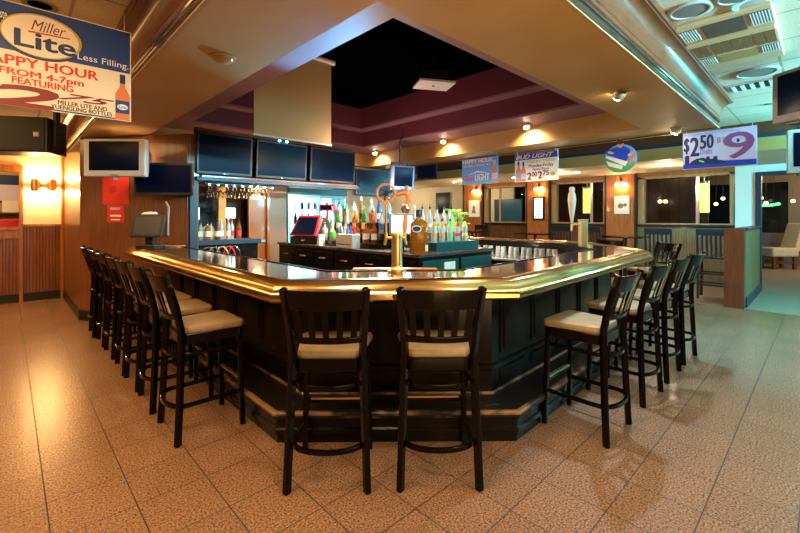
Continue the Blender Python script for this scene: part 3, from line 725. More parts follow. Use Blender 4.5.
b.tube([(.062, .05, .47), (.078, .05, .50), (.078, .05, .53), (.06, .05, .548), (.03, .05, .548), (-.005, .05, .535)], [.017, .018, .018, .018, .017, .014], 10)
b.tube([(.075, .05, .52), (.07, .05, .57), (.068, .05, .60)], [.016, .014, .012], 10); b.build('handle', I_org, f2, smooth='auto')
b = MB(); b.lathe([(0, -.034), (.02, -.028), (.034, 0), (.02, .028), (0, .034)], (.06, .05, .435), 14); b.build('handle_ball', M_chrome, f2, smooth='auto')
dt = MB().box(-.30, -.035, 0, .30, .035, .012).build('drip_tray', M_orange, bevel=.003)
p = at_z(395, 270.6, BZ); dt.location = (p.x+.035*FW[0], p.y+.035*FW[1], BZ+.001); dt.rotation_euler = (0, 0, FACE+.0); tag(dt, 'narrow wooden drip tray behind the brass tap tower', 'tray')
p = at_z(583, 246.5, BZ)
t2 = thing('tap_post', 'square brass tap post with pale tall handle on the far bar corner', 'beer tap', (p.x, p.y, BZ), FACE)
b = MB(); b.box(-.045, -.045, 0, .045, .045, .33); b.box(-.05, -.05, .33, .05, .05, .352); b.build('post', M_brass2, t2, bevel=.006)
b = MB(); b.tube([(-.03, -.02, .285), (-.12, -.03, .29), (-.155, -.03, .28), (-.16, -.03, .20)], [.014, .016, .018, .010], 10); fa = b.build('faucet', M_brass2, t2, smooth='auto')
b = MB(); b.lathe([(.012, 0), (.03, .10), (.05, .25), (.055, .30), (.042, .38), (.03, .40), (.038, .43), (.03, .46), (0, .47)], (-.155, -.03, .30), 14, 1, .6); b.build('handle', ink('pale_handle', (.62, .44, .32)), fa, smooth='auto')
sg = MB().tube([(0, 0, 0), (.05, .02, .03), (.10, .05, .06), (.16, .07, .055)], [.018, .02, .02, .012], 10).build('soda_gun', M_redp, smooth='auto')
sg.rotation_euler = (0, 0, FACE)
sg.location = tuple(at_X(552, 250.5, 5.62))[:2]+(.94,)
tag(sg, 'red soda gun clipped inside the far bar', 'soda gun')
# touch screen terminal at the left end of the bar
p = at_z(150, 249, BZ)
tt = thing('touch_terminal', 'black tilted touch-screen game terminal on the left end of the bar', 'terminal', (p.x, p.y, BZ), FACE-.12)
b = MB(); b.box(-.13, -.08, 0, .13, .10, .05); b.box(-.05, -.02, .05, .05, .05, .16); b.build('stand', M_plastic, tt, bevel=.008)
b = MB(); b.hexa([(-.205, -.075, .14), (.205, -.075, .14), (.19, .03, .14), (-.19, .03, .14), (-.205, .0, .43), (.205, .0, .43), (.19, .08, .42), (-.19, .08, .42)]); hd = b.build('screen_head', M_plastic, tt, bevel=.015)
b = MB(); b.hexa([(-.165, -.070, .175), (.165, -.070, .175), (.165, -.05, .175), (-.165, -.05, .175), (-.165, -.0165, .385), (.165, -.0165, .385), (.165, .0, .385), (-.165, .0, .385)]); b.build('screen', mat('grey_screen', (.035, .032, .03), .35), hd)
b = MB(); b.plate([(-.11, .412), (.11, .412), (.07, .436), (0, .444), (-.07, .436)], -.012, .02); mq = b.build('marquee', M_lwhite, hd)
b = MB(); b.tube([(.215, .02, .16), (.215, .03, .5), (.18, .03, .56)], .012, 8); b.build('card_reader', M_greyplastic, hd, smooth='auto')
b = MB().box(-.14, -.10, 0, .14, .10, .012).build('coaster_tray', M_lightwood, bevel=.004)
p = at_z(171, 246.6, BZ); b.location = (p.x, p.y, BZ+.001); b.rotation_euler = (0, 0, FACE); tag(b, 'small wooden coaster tray beside the touch-screen terminal', 'tray')

# ================================================================ SCREENS
def flat_tv(loc, rz, w, h, label, group=None, tilt=0.0, sticker=False, wall=.05):
    t = thing('flat_television', label, 'television', loc, group=group, rot=(tilt, 0, rz))
    b = MB(); b.box(-w/2, -.0, -h/2, w/2, .045, h/2); bz = b.build('casing', M_plastic, t, bevel=.006)
    b = MB(); e = .028; b.box(-w/2+e, -.003, -h/2+e*1.3, w/2-e, .001, h/2-e); b.build('screen', M_gloss, t)
    b = MB(); b.box(-.12, .045, -.12, .12, .045+wall, .12); b.build('mount', M_plastic, t)
    b = MB(); b.box(-.03, -.003, -h/2+.010, .03, 0, -h/2+.018); b.build('badge', M_chrome, t)
    return t
def crt(loc, rz, w, h, label, case, tilt=0.0, depth=.42, hang=None):
    t = thing('tube_television', label, 'television', loc, group=None, rot=(tilt, 0, rz))
    b = MB(); b.box(-w/2, 0, -h/2, w/2, .09, h/2); b.build('front_casing', case, t, bevel=.018, seg=3)
    b = MB(); b.hexa([(-w*.45, .09, -h*.45), (w*.45, .09, -h*.45), (w*.27, depth, -h*.28), (-w*.27, depth, -h*.28), (-w*.45, .09, h*.45), (w*.45, .09, h*.45), (w*.27, depth, h*.25), (-w*.27, depth, h*.25)]); b.build('back_shell', M_greyplastic if case is M_silver else case, t, bevel=.03, seg=3)
    sw = w*.405
    b = MB(); n = 10; V = []
    for i in range(n+1):
        row = []
        for j in range(n+1):
            u = -1+2*i/n; v = -1+2*j/n
            row.append(b.bm.verts.new((u*sw, -.002-.012*(1-u*u)*(1-v*v), .02+v*h*.385)))
        V.append(row)
    for i in range(n):
        for j in range(n): b.bm.faces.new((V[i][j], V[i+1][j], V[i+1][j+1], V[i][j+1]))
    b.build('picture_tube', M_gloss, t, smooth=True)
    b = MB(); b.box(-.05, -.003, -h/2+.012, .05, .001, -h/2+.028); b.build('badge', M_chrome if case is not M_silver else M_greyplastic, t)
    if hang:
        b = MB(); b.tube([(0, depth*.5, h*.3), (0, depth*.5, hang)], .014, 10); b.box(-w*.3, .02, -h/2-.02, w*.3, depth*.8, -h/2-.002)
        b.box(-w*.36, depth*.4, -h/2-.02, -w*.33, depth*.55, h/2+.06); b.box(w*.33, depth*.4, -h/2-.02, w*.36, depth*.55, h/2+.06); b.box(-w*.36, depth*.4, h/2+.03, w*.36, depth*.55, h/2+.06)
        b.build('ceiling_bracket', M_plastic, t)
    return t
# three flat screens above the back bar
for k, (p0, p1, lb) in enumerate(((197, 252.5, 'black flat television above the bottle shelf, first of the three in line'), (256.5, 307, 'black flat television in the middle of the line of three, with small coloured lights'), (310.5, 355, 'black flat television above the cooler, last of the three in line'))):
    YT = 5.80
    x0 = at_Y(p0, 150, YT).x; x1 = at_Y(p1, 150, YT).x
    flat_tv(((x0+x1)/2, YT, 2.335), 0, x1-x0, .56, lb, 'row of televisions over the back bar', tilt=math.radians(4), wall=.12)
x = at_Y(281, 148, 5.78).x
for dx, m, nm in ((-.03, M_led_b, 'blue'), (.09, M_led_g, 'green')):
    o = MB().lathe([(0, -.018), (.016, -.01), (.02, 0), (.016, .01), (0, .018)], n=12).build('indicator_lamp', m, smooth=True); o.location = (x+dx, 5.765, 2.632); tag(o, 'tiny %s coloured lamp on top of the middle television' % nm, 'lamp')
# the left group on the diagonal wall
p = at_D(114, 157.5, 5.0); crt(p, FACE+.02, .745, .465, 'silver tube television hung high on the diagonal panelled wall', M_silver, depth=.45)
p = at_D(163.5, 179, 5.3); flat_tv(p, FACE+.06, .74, .42, 'black flat television beside the silver set on the panelled wall', wall=.12)
p = at_D(403.5, 178, 7.3); t = crt(p, FACE+.45, .45, .44, 'small blue-grey tube television hanging over the middle of the bar', M_bluegrey, tilt=.12, depth=.4, hang=2.878-p.z)
p = at_Y(377, 182.5, 6.95); flat_tv(p, FACE*.35, 1.02, .56, 'black flat television low behind the liquor bottles at the back', wall=.02)
p = at_D(427, 171, 8.9); flat_tv(p, FACE-.3, .44, .36, 'small dark television under the soffit beyond the blue-grey set', wall=.2)
p = at_X(442.5, 203, WX-.06); flat_tv(p, -PI/2, .62, .72, 'dark screen hanging on the cream wall behind the green limes', wall=.006)
p = at_D(806, 91, 3.6); crt(p, FACE-1.42, .58, .48, 'grey tube television close by, hung from the ceiling by the air cleaner', M_greyplastic, depth=.48, hang=CEI-.005-p.z)
p = at_D(824, 149, 5.4); crt(p, FACE-.75, .72, .60, 'pale tube television hung in front of the doorway header', M_silver, depth=.5, hang=CEI-.005-p.z)

# loudspeaker on the left
p = at_D(-2, 133, 5.0)
sp = thing('loudspeaker', 'large black loudspeaker box hung under the ceiling at the far left', 'speaker', p, FACE+.2)
b = MB(); b.box(-.52, 0, -.22, .52, .42, .22); b.build('cabinet', M_plastic, sp, bevel=.015)
b = MB(); b.box(-.50, -.012, -.205, .50, -.001, .205); g = b.build('grille', mat('speaker_grille', (.010, .009, .009), .75), sp, bevel=.004)
b = MB(); b.box(.38, -.016, -.03, .44, -.0125, .03); b.build('logo_plate', M_greyplastic, g)
b = MB(); b.text('EV', .387, -.018, .433, .018, -.0165, .01); b.build('logo', I_white, g)
b = MB(); b.box(.53, .1, -.12, .56, .2, CEI-.0-p.z); b.build('hanging_bracket', M_plastic, sp)
b = MB(); b.box(-.56, .1, -.12, -.53, .2, CEI-.0-p.z); b.build('hanging_bracket', M_plastic, sp)

# projection screen and projector in the tray
YS = 4.6
x0 = at_Y(254, 135, YS).x; x1 = at_Y(331, 144, YS).x; zb = (at_Y(254, 135, YS).z+at_Y(331, 144, YS).z)/2
ps = thing('projection_screen', 'beige pull-down projection screen hanging out of the black ceiling tray', 'projection screen', ((x0+x1)/2, YS, zb))
w = (x1-x0)/2
b = MB(); b.box(-w, -.003, 0, w, .003, 3.52-zb); b.build('screen_fabric', M_screenfab, ps)
b = MB(); b.tube([(-w-.03, 0, 3.545-zb), (w+.05, 0, 3.545-zb)], .035, 12); b.build('roller_case', M_lwhite, ps, smooth='auto')
b = MB(); b.box(-w-.01, -.012, -.015, w+.01, .012, .006); b.build('bottom_bar', M_lwhite, ps)
p = at_D(434, 86, 5.4)
pj = thing('projector', 'beige-bottomed projector on a bracket inside the black ceiling tray', 'projector', p, FACE+.25)
b = MB(); b.box(-.24, -.18, 0, .24, .18, .03); b.build('mount_plate', M_lwhite, pj, bevel=.004)
b = MB(); b.box(-.17, -.12, .031, .17, .14, .17); b.lathe([(.05, 0), (.05, .01), (0, .01)], (-.08, -.12, .1), 12); b.build('projector_body', M_plastic, pj, bevel=.012)
b = MB(); b.tube([(.0, .0, .17), (0, 0, 3.598-p.z)], .02, 8); b.box(-.03, -.02, -.01, .0, .0, .03); b.build('pole', M_plastic, pj)

# ================================================================ SIGNS
def board(name, loc, rz, w, h, m, label, cat='sign', t=.012, cords=None):
    s = thing(name, label, cat, loc, rz)
    MB().box(-w/2, 0, -h/2, w/2, t, h/2).build('board', m, s)
    if cords:
        b = MB()
        for sx in (-1, 1): b.tube([(sx*(w/2-.04), t/2, h/2-.01), (sx*(w/2-.04), t/2, h/2+cords)], .0035, 6)
        b.build('hanging_cord', M_steel, s)
    return s
def beer(b_cols, s, cx, z0, h, name='bottle_picture', y=-.001, lab=None):
    w = h*.27
    o = [(-w/2, 0), (w/2, 0), (w/2, .52), (w*.46, .58), (w*.2, .72), (w*.17, .94), (w*.2, .95), (w*.2, 1), (-w*.2, 1), (-w*.2, .95), (-w*.17, .94), (-w*.2, .72), (-w*.46, .58), (-w/2, .52)]
    f = MB().plate([(cx+x, z0+z*h) for x, z in o], y-.001, y).build(name, b_cols[0], s)
    MB().plate([(cx-w*.48, z0+.14*h), (cx+w*.48, z0+.14*h), (cx+w*.48, z0+.42*h), (cx-w*.48, z0+.42*h)], y-.0018, y-.001).build('label_picture', b_cols[1], f)
    MB().plate([(cx-w*.19, z0+.80*h), (cx+w*.19, z0+.80*h), (cx+w*.19, z0+h), (cx-w*.19, z0+h)], y-.0018, y-.001).build('cap_picture', b_cols[2], f)
    return f
# big hanging banner on the left (laid out on its own plane, y = 3.45)
YBn = 3.45
def Bp(px, py): q = at_Y(px, py, YBn); return q.x, q.z
xr, zt = Bp(131, 33); zb = Bp(131, 122)[1]; xl = xr-1.12
bc = ((xl+xr)/2, (zt+zb)/2); BW = xr-xl; BH = zt-zb
bn = board('hanging_banner', (bc[0], YBn, bc[1]), 0, BW, BH, I_cream, 'large blue and white happy hour beer banner hanging at the upper left', t=.006, cords=CEI-zt-.001)
L = lambda px, py: (Bp(px, py)[0]-bc[0], Bp(px, py)[1]-bc[1])
zs = L(131, 74.5)[1]
MB().box(-BW/2+.006, -.001, zs, BW/2-.006, -.0002, BH/2-.006).build('blue_field', I_blue, bn)
MB().box(-BW/2+.006, -.001, -BH/2+.005, BW/2-.006, -.0002, -BH/2+.014).build('blue_stripe', I_blue, bn)
cx, cz = L(42, 37); rx = (L(81, 37)[0]-L(4, 37)[0])/2
MB().ellipse(cx, cz, rx+.030, .150, -.0016, -.001).build('logo_ring', I_navy, bn)
MB().ellipse(cx+.004, cz+.002, rx+.012, .135, -.0022, -.0016).build('logo_gold_ring', I_gold, bn)
MB().ellipse(cx, cz, rx, .128, -.0028, -.0022).build('logo_oval', I_cream, bn)
b = MB(); b.text('Miller', L(31, 0)[0], cz+.030, L(66, 0)[0], cz+.098, -.0029, .01, .35); b.build('logo_script', I_dred, bn)
b = MB(); x0 = L(28, 0)[0]; x1 = L(70, 0)[0]; b.plate([(x0, cz+.012), (x1, cz+.022), (x1, cz+.030), (x0, cz+.022)], -.0034, -.0028); b.build('logo_flourish', I_red, bn)
b = MB(); b.text('Lite', L(15, 0)[0], cz-.085, L(75, 0)[0], cz+.018, -.0029, .035); b.build('logo_lettering', I_navy, bn)
b = MB(); b.text('Less Filling.', L(77.5, 0)[0], L(128.5, 71.5)[1], L(128.5, 0)[0], L(128.5, 64)[1], -.0012, .004); b.build('slogan', I_white, bn)
b = MB(); b.text('Great Taste...', L(-24, 0)[0], BH/2-.115, L(11, 0)[0], BH/2-.06, -.0012, .004); b.build('upper_slogan', I_white, bn)
def btext(body, pl, pr, pyt, pyb, ref, m, name, bold=.03, sh=0):
    z1 = L(ref, pyt)[1]; z0 = L(ref, pyb)[1]; b = MB(); b.text(body, L(pl, 0)[0], z0, L(pr, 0)[0], z1, -.0012, bold, sh); b.build(name, m, bn)
btext('HAPPY HOUR', -27, 98, 72, 80.6, 97, I_red, 'headline')
btext('FROM 4-7pm', -1, 83.5, 80.8, 88.6, 83, I_red, 'hours_line')
btext('FEATURING', 12, 73, 86.4, 92.6, 73, I_red, 'featuring_line')
btext('2', -20, 57, 91, 110, 52, I_dred, 'price_figure', .06, .2)
btext('75', 59, 114, 101, 107, 113, I_dred, 'price_cents', .05, .45)
btext('MILLER LITE AND', 58, 107, 107.6, 111.4, 107, I_black, 'brands_line', .02)
btext('YUENGLING BOTTLES', 51, 112, 112.8, 116.6, 112, I_black, 'bottles_line', .02)
bz0 = L(123, 120)[1]; bz1 = L(123, 75)[1]
bp_ = beer((I_orange, I_blue, I_navy), bn, L(122.5, 0)[0], bz0, bz1-bz0)
b = MB(); w_ = (bz1-bz0)*.1; b.ellipse(L(122.5, 0)[0], bz0+(bz1-bz0)*.28, w_, w_*.62, -.0034, -.0028); b.build('label_oval', I_white, bp_)
b = MB(); b.text('Lite', L(122.5, 0)[0]-w_*.7, bz0+(bz1-bz0)*.25, L(122.5, 0)[0]+w_*.7, bz0+(bz1-bz0)*.31, -.0035, .02); b.build('label_lettering', I_navy, bp_)
b = MB()
for sx in (-1, 1): b.lathe([(.008, 0), (.008, .003), (0, .003)], (0, 0, 0), 10)
bmesh.ops.transform(b.bm, matrix=Matrix.Translation((BW/2-.025, -.003, BH/2-.025)) @ Matrix.Rotation(PI/2, 4, 'X'), verts=b.bm.verts[:]); b.build('eyelet', M_brass2, bn)

XS = 6.30
def wall_sign(px0, px1, pyt, pyb, pxr, m, label, X=XS, name='hanging_sign', top=None, cords=.02):
    a = at_X(px0, 200, X).y; c = at_X(px1, 200, X).y; z1 = at_X(pxr, pyt, X).z; z0 = at_X(pxr, pyb, X).z
    w = a-c; h = z1-z0
    return board(name, (X, (a+c)/2, (z0+z1)/2), -PI/2, w, h, m, label, cords=max(.01, SOF-z1)), w, h
# price sign at the right
s, w, h = wall_sign(683, 757, 129.5, 167, 720, I_lilac, 'lilac beer price sign showing 2.50 drafts and a large 9', X=6.40)
u = lambda f: -w/2+f*w
v = lambda f: -h/2+f*h
MB().plate([(u(.004), v(.01)), (u(.996), v(.01)), (u(.996), v(.15)), (u(.5), v(.17)), (u(.004), v(.12))], -.0008, -.0002).build('blue_band', I_royal, s)
b = MB(); b.text('$', u(.02), v(.42), u(.09), v(.86), -.0012, .018); b.text('2', u(.115), v(.35), u(.23), v(.86), -.0012, .022); b.text('50', u(.255), v(.53), u(.435), v(.90), -.0012, .022); b.build('price', I_navy, s)
b = MB(); b.text('Drafts', u(.255), v(.38), u(.42), v(.52), -.0012, .01); b.build('drafts_line', I_royal, s)
sk = [(.03, .12), (.03, .34), (.04, .38), (.085, .38), (.095, .34), (.095, .14), (.14, .22), (.20, .27), (.30, .29), (.33, .25), (.34, .31), (.38, .31), (.39, .24), (.43, .24), (.44, .30), (.49, .30), (.495, .2), (.60, .16), (.60, .10)]
MB().plate([(u(a), v(c)) for a, c in sk], -.0014, -.0008).build('skyline', I_navy, s)
b = MB(); b.ellipse(u(.27), v(.19), w*.045, h*.022, -.002, -.0014, 20, -.4); b.build('football_emblem', I_lime, s)
b = MB(); b.text('9', u(.58), v(.20), u(.965), v(.88), -.0012, .016); b.build('number', I_plum, s)
b = MB(); b.ellipse(u(.765), v(.665), w*.022, h*.05, -.0022, -.0012, 12); b.build('star', I_navy, s)
b = MB(); b.text('$8', u(.485), v(.62), u(.535), v(.80), -.0012, .01); b.build('side_figure', I_plum, s)
b = MB(); b.text('MONDAY NIGHT FOOTBALL', u(.02), v(.91), u(.80), v(.97), -.0012, .01); b.build('top_line', I_sky, s)
# blue headed price sign
s, w, h = wall_sign(515, 558, 152.5, 181, 536, I_white, 'white happy hour price sign with blue heading and two bottles')
MB().box(-w/2+.003, -.001, v(.78), w/2-.003, -.0002, h/2-.003).build('blue_heading', I_royal, s)
b = MB(); b.text('BUD LIGHT', u(.03), v(.82), u(.90), v(.96), -.0014, .03, .3); b.build('brand_lettering', I_white, s)
b = MB(); b.text('Happy Hour', u(.30), v(.62), u(.95), v(.76), -.0012, .03); b.build('headline', I_lime, s)
b = MB(); b.text('Monday-Friday', u(.34), v(.46), u(.90), v(.60), -.0012, .02); b.text('4pm-7pm', u(.43), v(.35), u(.80), v(.46), -.0012, .02)
b.text('2', u(.31), v(.06), u(.40), v(.31), -.0012, .035); b.text('00', u(.415), v(.16), u(.53), v(.32), -.0012, .025); b.text('2', u(.56), v(.08), u(.65), v(.33), -.0012, .035); b.text('75', u(.67), v(.18), u(.80), v(.35), -.0012, .025); b.build('price', I_dred, s)
MB().ellipse(u(.89), v(.22), w*.055, h*.08, -.0012, -.0002, 24).build('yellow_spot', I_yel, s)
b = MB(); b.text('20oz', u(.85), v(.19), u(.93), v(.26), -.0014, .01); b.build('ounce_line', I_black, s)
beer((I_orange, I_sky, I_royal), s, u(.09), v(.01), h*.74); beer((I_orange, I_lilac, I_royal), s, u(.21), v(.01), h*.70)
# pale blue sign
s, w, h = wall_sign(462, 498, 158, 184, 480, I_sky, 'light blue happy hour beer sign above the first orange pier')
MB().box(-w/2+.003, -.001, v(.01), w/2-.003, -.0002, v(.13)).build('lower_band', I_cyan, s)
b = MB(); b.text('HAPPY HOUR', u(.03), v(.82), u(.86), v(.97), -.0012, .03); b.text('MONDAY-FRIDAY 4-7', u(.03), v(.68), u(.80), v(.77), -.0012, .01); b.build('headline', I_white, s)
b = MB(); b.text('Coors', u(.03), v(.12), u(.36), v(.36), -.0012, .03, .2); b.build('brand_script', I_pink, s)
b = MB(); b.text('LIGHT', u(.38), v(.14), u(.78), v(.38), -.0012, .03, .1); b.build('brand_lettering', I_white, s)
b = MB(); b.plate([(u(.18), v(.36)), (u(.45), v(.52)), (u(.75), v(.40)), (u(.45), v(.46))], -.001, -.0002); b.build('mountain_emblem', I_white, s)
beer((I_orange, I_lilac, I_lilac), s, u(.91), v(.04), h*.82)
# round sign with a painted figure
XR = 6.30
pc = at_X(620.5, 158.5, XR); rr = (at_X(605, 158, XR).y-at_X(637, 158, XR).y)/2
rd = thing('round_sign', 'round painted sign with a man in a blue shirt above the third pier', 'sign', (XR, pc.y, pc.z), -PI/2)
MB().ellipse(0, 0, rr, rr*.97, 0, .012, 48).build('board', I_sky, rd)
MB().plate([(rr*math.cos(a), rr*.95*math.sin(a)) for a in [math.radians(q) for q in range(172, 345, 8)]], -.001, -.0002).build('green_field', I_green, rd)
MB().plate([(-.95*rr, .12*rr), (-.9*rr, .28*rr), (.45*rr, -.25*rr), (.3*rr, -.55*rr)], -.0016, -.001).build('white_panel', I_white, rd)
MB().plate([(-.92*rr, -.10*rr), (.15*rr, -.5*rr), (.08*rr, -.75*rr), (-.75*rr, -.45*rr)], -.0016, -.001).build('pale_panel', I_cream, rd)
MB().plate([(-.8*rr, .30*rr), (-1.05*rr, .52*rr), (-.55*rr, .72*rr), (-.2*rr, .80*rr), (.18*rr, .84*rr), (.60*rr, .55*rr), (.55*rr, .1*rr), (.35*rr, -.2*rr)], -.0022, -.0016).build('shirt', I_royal, rd)
MB().ellipse(-.02*rr, .98*rr, .20*rr, .26*rr, -.0028, .006, 20).build('head', I_skin, rd)
MB().ellipse(-.02*rr, 1.10*rr, .22*rr, .16*rr, -.0034, -.0028, 16).build('hair', I_dred, rd)
b = MB(); b.ellipse(-.62*rr, .45*rr, .22*rr, .09*rr, -.003, -.0022, 14, -.3); b.ellipse(.62*rr, .22*rr, .20*rr, .10*rr, -.003, -.0022, 14, .5); b.build('hands', I_skin, rd)
MB().plate([(.62*rr, -.45*rr), (.80*rr, -.1*rr), (.9*rr, .3*rr), (.72*rr, .2*rr), (.58*rr, -.2*rr), (.45*rr, -.42*rr)], -.003, -.0022).build('red_mark', I_orange, rd)
b = MB(); b.tube([(0, .006, rr*1.2), (0, .006, SOF-pc.z)], .003, 6); b.build('hanging_cord', M_steel, rd)

# posters on the diagonal wall (a sheet pinned flat on the boards)
wn = Vector((-(QQ[1]-PP[1]), QQ[0]-PP[0])).normalized()*-1
def on_diag(px, off=.004):
    d = ray(px, 200); ex = QQ[0]-PP[0]; ey = QQ[1]-PP[1]
    # intersect the view ray with the wall line in plan
    den = d[0]*ey-d[1]*ex; t = (PP[0]*ey-PP[1]*ex)/den
    return t
drz = math.atan2(QQ[1]-PP[1], QQ[0]-PP[0])
for (a, c, yt, yb, nm, lab) in ((103, 129, 177, 204.5, 'poster', 'larger red paper poster pinned on the diagonal panelled wall'), (107.5, 124.5, 205, 222.5, 'flyer', 'smaller red flyer pinned below the larger red poster')):
    ta, tc = on_diag(a), on_diag(c); A_ = at_D(a, yt, ta); C_ = at_D(c, yt, tc); tm = (ta+tc)/2
    z1 = H+(217-yt)/FPX*tm; z0 = H+(217-yb)/FPX*tm; w = (A_-C_).xy.length; h = z1-z0
    mid = (A_+C_)/2; off = Vector((-math.sin(drz), math.cos(drz)))*-.006
    s = thing(nm, lab, 'poster', (mid.x+off.x, mid.y+off.y, (z0+z1)/2), drz)
    MB().box(-w/2, 0, -h/2, w/2, .003, h/2).build('sheet', M_red, s)
    if nm == 'poster':
        MB().box(-.035, -.001, h*.40, .045, -.0002, h*.47).build('badge_print', I_cyan, s)
        MB().ellipse(-.05, .02, .07, .05, -.001, -.0002, 20, .4).build('dark_print', ink('brick_ink', (.42, .02, .012)), s)
    else:
        b = MB(); b.text('SUNDAY', -w*.3, h*.22, w*.3, h*.36, -.001, .02); b.box(-w*.32, -.001, -.04, w*.32, -.0002, -.015); b.box(-w*.25, -.001, -.09, w*.25, -.0002, -.075); b.build('print', I_white, s)
# pictures on the piers
for (px, yt, yb, wpx, lab, f, kind) in ((474.5, 200.5, 217, 10.5, 'white framed portrait sketch on the first orange pier', M_lwhite, 0), (539, 196.5, 220, 11.5, 'dark framed lit notice on the second orange pier', M_plastic, 1), (622, 196, 214, 15, 'white framed drawing on the third orange pier', M_lwhite, 2)):
    X = WX-.10; pa = at_X(px-wpx/2, 205, X); pb = at_X(px+wpx/2, 205, X); z1 = at_X(px, yt, X).z; z0 = at_X(px, yb, X).z; w = pa.y-pb.y; h = z1-z0
    s = thing('framed_picture', lab, 'picture', (X-.03, (pa.y+pb.y)/2, (z0+z1)/2), -PI/2)
    MB().box(-w/2, 0, -h/2, w/2, .028, h/2).build('frame', f, s, bevel=.003)
    e = .14*w
    MB().box(-w/2+e, -.002, -h/2+e, w/2-e, 0, h/2-e).build('print', I_white if kind != 1 else mat('lit_notice', (.75, .85, .95), .4, emit=(.6, .8, 1), estr=.5), s)
    b = MB()
    if kind == 0: b.ellipse(0, .03, w*.13, h*.13, -.003, -.002, 16); b.plate([(-w*.2, -h*.28), (w*.2, -h*.28), (w*.14, -h*.06), (-w*.14, -h*.06)], -.003, -.002)
    elif kind == 1:
        for k in range(5): b.box(-w*.22, -.003, h*.25-k*h*.13, w*.18, -.002, h*.29-k*h*.13)
    else: b.ellipse(-.02, -.02, w*.2, h*.14, -.003, -.002, 12, .3); b.ellipse(.08, 0, w*.12, h*.1, -.003, -.002, 12, -.3)
    b.build('drawing', M_greyplastic if kind != 1 else I_sky, s)

# ================================================================ LAMPS (fittings)
def spot_light(name, loc, target, energy, color, size=math.radians(50), blend=.6, rad=.04):
    l = bpy.data.lights.new(name, 'SPOT'); l.energy = energy; l.color = color; l.spot_size = size; l.spot_blend = blend; l.shadow_soft_size = rad
    o = bpy.data.objects.new(name, l); C.objects.link(o); o.location = loc
    o.rotation_euler = (Vector(target)-Vector(loc)).to_track_quat('-Z', 'Y').to_euler(); return o
def point_light(name, loc, energy, color, rad=.05):
    l = bpy.data.lights.new(name, 'POINT'); l.energy = energy; l.color = color; l.shadow_soft_size = rad
    o = bpy.data.objects.new(name, l); C.objects.link(o); o.location = loc; return o
def area_light(name, loc, target, energy, color, sx, sy=None):
    l = bpy.data.lights.new(name, 'AREA'); l.energy = energy; l.color = color; l.size = sx
    if sy: l.shape = 'RECTANGLE'; l.size_y = sy
    o = bpy.data.objects.new(name, l); C.objects.link(o); o.location = loc
    o.rotation_euler = (Vector(target)-Vector(loc)).to_track_quat('-Z', 'Y').to_euler(); return o
WARM = (1, .66, .33); WARM2 = (1, .78, .52); CYAN = (.12, .85, 1.0); BLUE = (.10, .50, 1.0)

def eyeball(loc, aim, label, lit=True, group='adjustable spotlights in the soffit'):
    s = thing('spotlight', label, 'spotlight', loc, group=group)
    b = MB(); b.lathe([(.075, 0), (.075, -.012), (.055, -.014), (.055, -.001)], n=24); b.build('trim_ring', M_lightwood, s, smooth='auto')
    d = (Vector(aim)-Vector(loc)).normalized(); q = d.to_track_quat('Z', 'Y')
    b = MB(); b.lathe([(.05, -.03), (.055, .0), (.05, .045), (.042, .055), (.040, .050), (.046, .02), (0, .02)], n=20)
    bmesh.ops.transform(b.bm, matrix=Matrix.Translation((0, 0, -.012)) @ q.to_matrix().to_4x4(), verts=b.bm.verts[:]); b.build('eyeball', M_lightwood, s, smooth='auto')
    b = MB(); b.lathe([(.042, .050), (.034, .066), (0, .074)], n=16)
    bmesh.ops.transform(b.bm, matrix=Matrix.Translation((0, 0, -.012)) @ q.to_matrix().to_4x4(), verts=b.bm.verts[:]); b.build('bulb', M_spot if lit else M_tan, s, smooth='auto')
    return d
def lamp_spot(loc, aim, e, col=WARM2, size=75, blend=.7):
    loc = Vector(loc); d = (Vector(aim)-loc).normalized(); spot_light('spot_lamp', loc+d*.06+Vector((0, 0, -.014)), aim, e, col, math.radians(size), blend)
s = thing('ceiling_dome', 'small tan ceiling dome in the soffit over the left side of the bar', 'ceiling dome', at_z(223, 57, SOF-.0005))
MB().lathe([(.085, 0), (.085, -.008), (.07, -.012)], n=24).build('base_ring', M_tan, s, smooth='auto')
MB().lathe([(.068, -.008), (.060, -.028), (.035, -.042), (0, -.047)], n=24).build('dome', M_lightwood, s, smooth='auto')
p = at_z(620, 91, SOF-.001); eyeball(p, (5.4, 2.6, 1.2), 'lit eyeball spotlight in the soffit over the right side, nearer one'); lamp_spot(p, (4.6, 2.9, 1.1), 60)
p = at_z(677, 128, SOF-.001); eyeball(p, (6.5, 2.2, 1.2), 'lit eyeball spotlight in the soffit beside the price sign, farther one'); lamp_spot(p, (6.0, 2.6, 1.2), 45)
for k, (px, py) in enumerate(((526, 125), (443, 141), (375, 153))):
    y = at_X(px, py, 5.66).y
    p = Vector((5.66, y, 2.879))
    eyeball(p, (5.2, y-.5, 1.6), 'bright eyeball spotlight under the tray edge, %s' % ('nearest of three' if k == 0 else 'middle of three' if k == 1 else 'farthest of three, by the televisions'))
    lamp_spot(p, (5.95, y+.0, 2.3), 75 if k == 0 else 50, WARM2, 140, .9)
